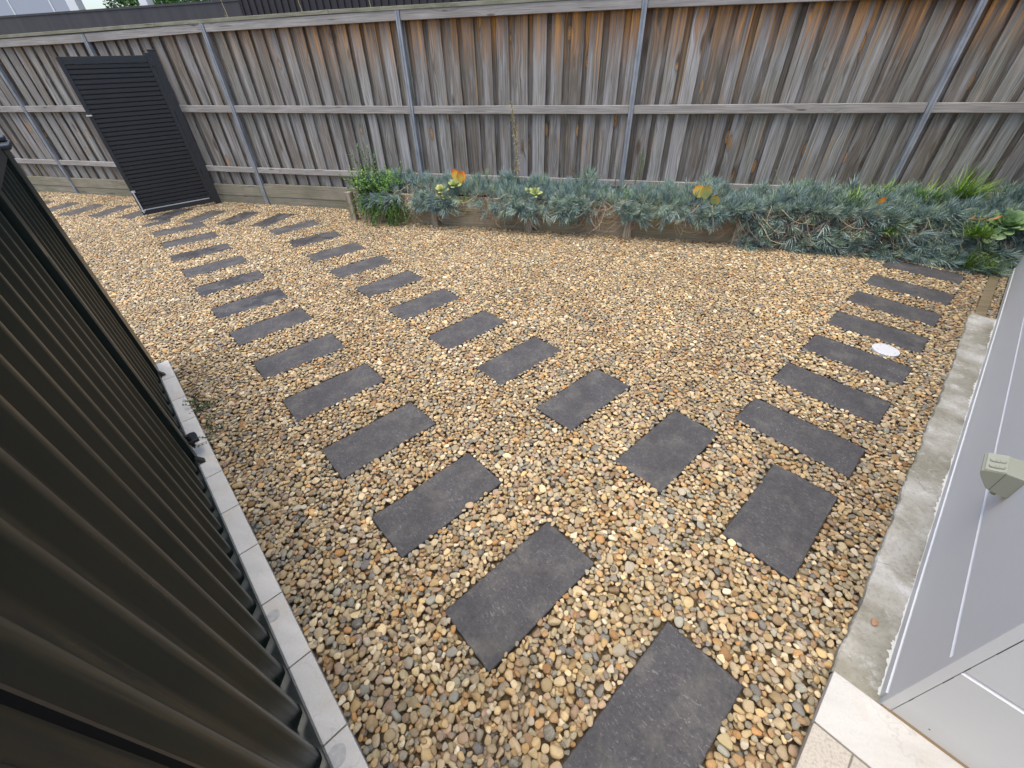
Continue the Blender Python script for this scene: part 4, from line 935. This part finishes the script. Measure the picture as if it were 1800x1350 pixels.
# lid plate over the sloped front top
m_ = MB(); m_.prism([P(1.7795, b, z) for b, z in ((-.4155, .6095), (-.4135, .6125), (-.4595, .6305), (-.460, .6275))], E1 * .106); wo(m_.build('lid', V['outlet2'], ou, bevel=.001))
def lidp(a, s, up=0.0): # s 0..1 up the slope
    return P(a, -.4135 + (-.4595 + .4135) * s, .6125 + .018 * s + up)
for a in (1.796, 1.832):
    m_ = MB(); m_.tube([lidp(a + .010, .16, .002), lidp(a + .001, .20, .0035), lidp(a, .50, .0035), lidp(a + .001, .82, .0035), lidp(a + .010, .86, .002)], .0024, 6)
    for q in (.44, .60): m_.tube([lidp(a + .002, q, .003), lidp(a + .014, q, .0018)], .0016, 6)
    wo(m_.build('flap_grip', V['outlet'], ou))
m_ = MB(); m_.tube([lidp(1.785, .12, .0005), lidp(1.785, .12, .0016)], .002, 8); wo(m_.build('screw', V['stain'], ou))
m_ = MB(); m_.box(P(1.7776, -.4601, .543), E1 * .0008, E2 * .0012, (0, 0, .083)); wo(m_.build('seam', V['crack'], ou))
m_ = MB(); m_.tube([P(1.80, -.478, .5375), P(1.80, -.478, .52)], .008, 10); wo(m_.build('cable_gland', V['outlet'], ou))

# ------------------------------------------------------------------ beyond the fence
m_ = MB(); m_.box((-22, 8.0, -.03), (15.1, 0, 0), (0, .08, 0), (0, 0, 2.62)); nf = thing('neighbour_fence', 'plain dark grey boundary wall behind the timber fence at the left', 'wall', (-14, 8.04, 0))
w2(m_.build('wall_face', V['nfence'], nf), (-14, 8.04, 0))
m_ = MB()
m_.box((-22, 7.99, 2.5905), (15.1, 0, 0), (0, .10, 0), (0, 0, .03)); w2(m_.build('capping', V['nfence'], nf), (-14, 8.04, 0))
sh_ = thing('garage_wall', 'brown-black ribbed steel wall rising behind the timber fence', 'wall', (-2, 8, 0))
prof = []; x = -6.88
while x < 3.5:
    prof += [(x, 7.99, -.03), (x + .006, 7.965, -.03), (x + .03, 7.965, -.03), (x + .036, 7.99, -.03)]; x += .13
m_ = MB(); m_.sheet(prof, (0, 0, 3.6)); w2(m_.build('ribbed_sheet', V['nfence2'], sh_), (-2, 8, 0))
m_ = MB(); m_.box((-6.895, 7.96, -.03), (.014, 0, 0), (0, .05, 0), (0, 0, 3.6)); m_.box((-6.88, 8.0, -.03), (10.4, 0, 0), (0, 3, 0), (0, 0, 3.6)); w2(m_.build('wall_body', V['nfence2'], sh_), (-2, 8, 0))
# dry weeds poking up behind the fence
for i, (x, h, lab) in enumerate(((-5.38, .28, 'thin dry weed poking up behind the fence top beside the seam of the dark wall'), (-4.25, .24, 'bent dry weed stalk poking above the fence top further right'), (-3.35, .30, 'tall dry weed stalk above the fence top left of the second steel post'))):
    m_ = MB(); q = [Vector((x, 5.95, 1.9))]
    for k in range(9): q.append(q[-1] + Vector((rr(-.02, .02), 0, (h + .25) / 8)))
    m_.tube(q, .003, 4, at=(.7, 0, 0))
    for k in range(10): m_.leaf(q[random.randint(4, 9)], (rr(-1, 1), -.2, rr(-.4, .6)), (0, 0, 1), .05, .008, at=(random.random(), 0, 0))
    tag(m_.build('dry_weed', V['seed']), lab, 'weed', 'dry weeds behind the fence')
nh = thing('neighbour_house', 'pale blue-grey clad house wall with white posts beyond the dark wall at top left', 'house', (-18, 12, 0))
m_ = MB(); m_.box((-32, 12.0, -.03), (16.0, 0, 0), (0, .2, 0), (0, 0, 5.2)); w2(m_.build('wall', V['neighwall'], nh), (-18, 12, 0))
for x in (-18.35, -16.75, -20.6, -22.8): m_ = MB(); m_.box((x - .03, 11.98, -.02), (.05, 0, 0), (0, .019, 0), (0, 0, 5.1)); w2(m_.build('pale_strip', V['white'], nh), (-18, 12, 0))
for x, w in ((-15.6, .34), (-13.12, .26)): m_ = MB(); m_.box((x - w / 2, 11.7, -.03), (w, 0, 0), (0, .2, 0), (0, 0, 5.2)); w2(m_.build('porch_post', V['white'], nh, bevel=.01), (-18, 12, 0))
m_ = MB(); m_.box((-32, 11.6, 5.2), (21, 0, 0), (0, 1.4, 0), (0, 0, .3)); w2(m_.build('eave', V['white'], nh), (-18, 12, 0))
hg = thing('hedge', 'green leafy hedge between white porch posts at the top left', 'hedge', (-13, 12.9, 0)); m_ = MB()
for i in range(21000):
    x = rr(-15.6, -9.5); y = 12.6 + rr(0, 1) ** 1.5 * .9; z = rr(2.5, 4.2) + .25 * math.sin(x * 3)
    m_.leaf((x, y, z), (rr(-1, 1), rr(-1, .3), rr(-.6, 1)), (rr(-.5, .5), -1, .5), rr(.06, .11), rr(.03, .05), at=(rr(.0, 1), 0, 0), shape=(.1, 1, .8, 0))
w2(m_.build('foliage', V['shrub'], hg), (-13, 12.9, 0))
m_ = MB()
for i in range(24): x = -15.5 + i * .26; m_.tube([(x, 13.2, -.03), (x + rr(-.1, .1), 13.15, 2), (x + rr(-.2, .2), 13.1, 4.1)], [.03, .02, .006], 5)
w2(m_.build('stems', V['stem'], hg), (-13, 12.9, 0))
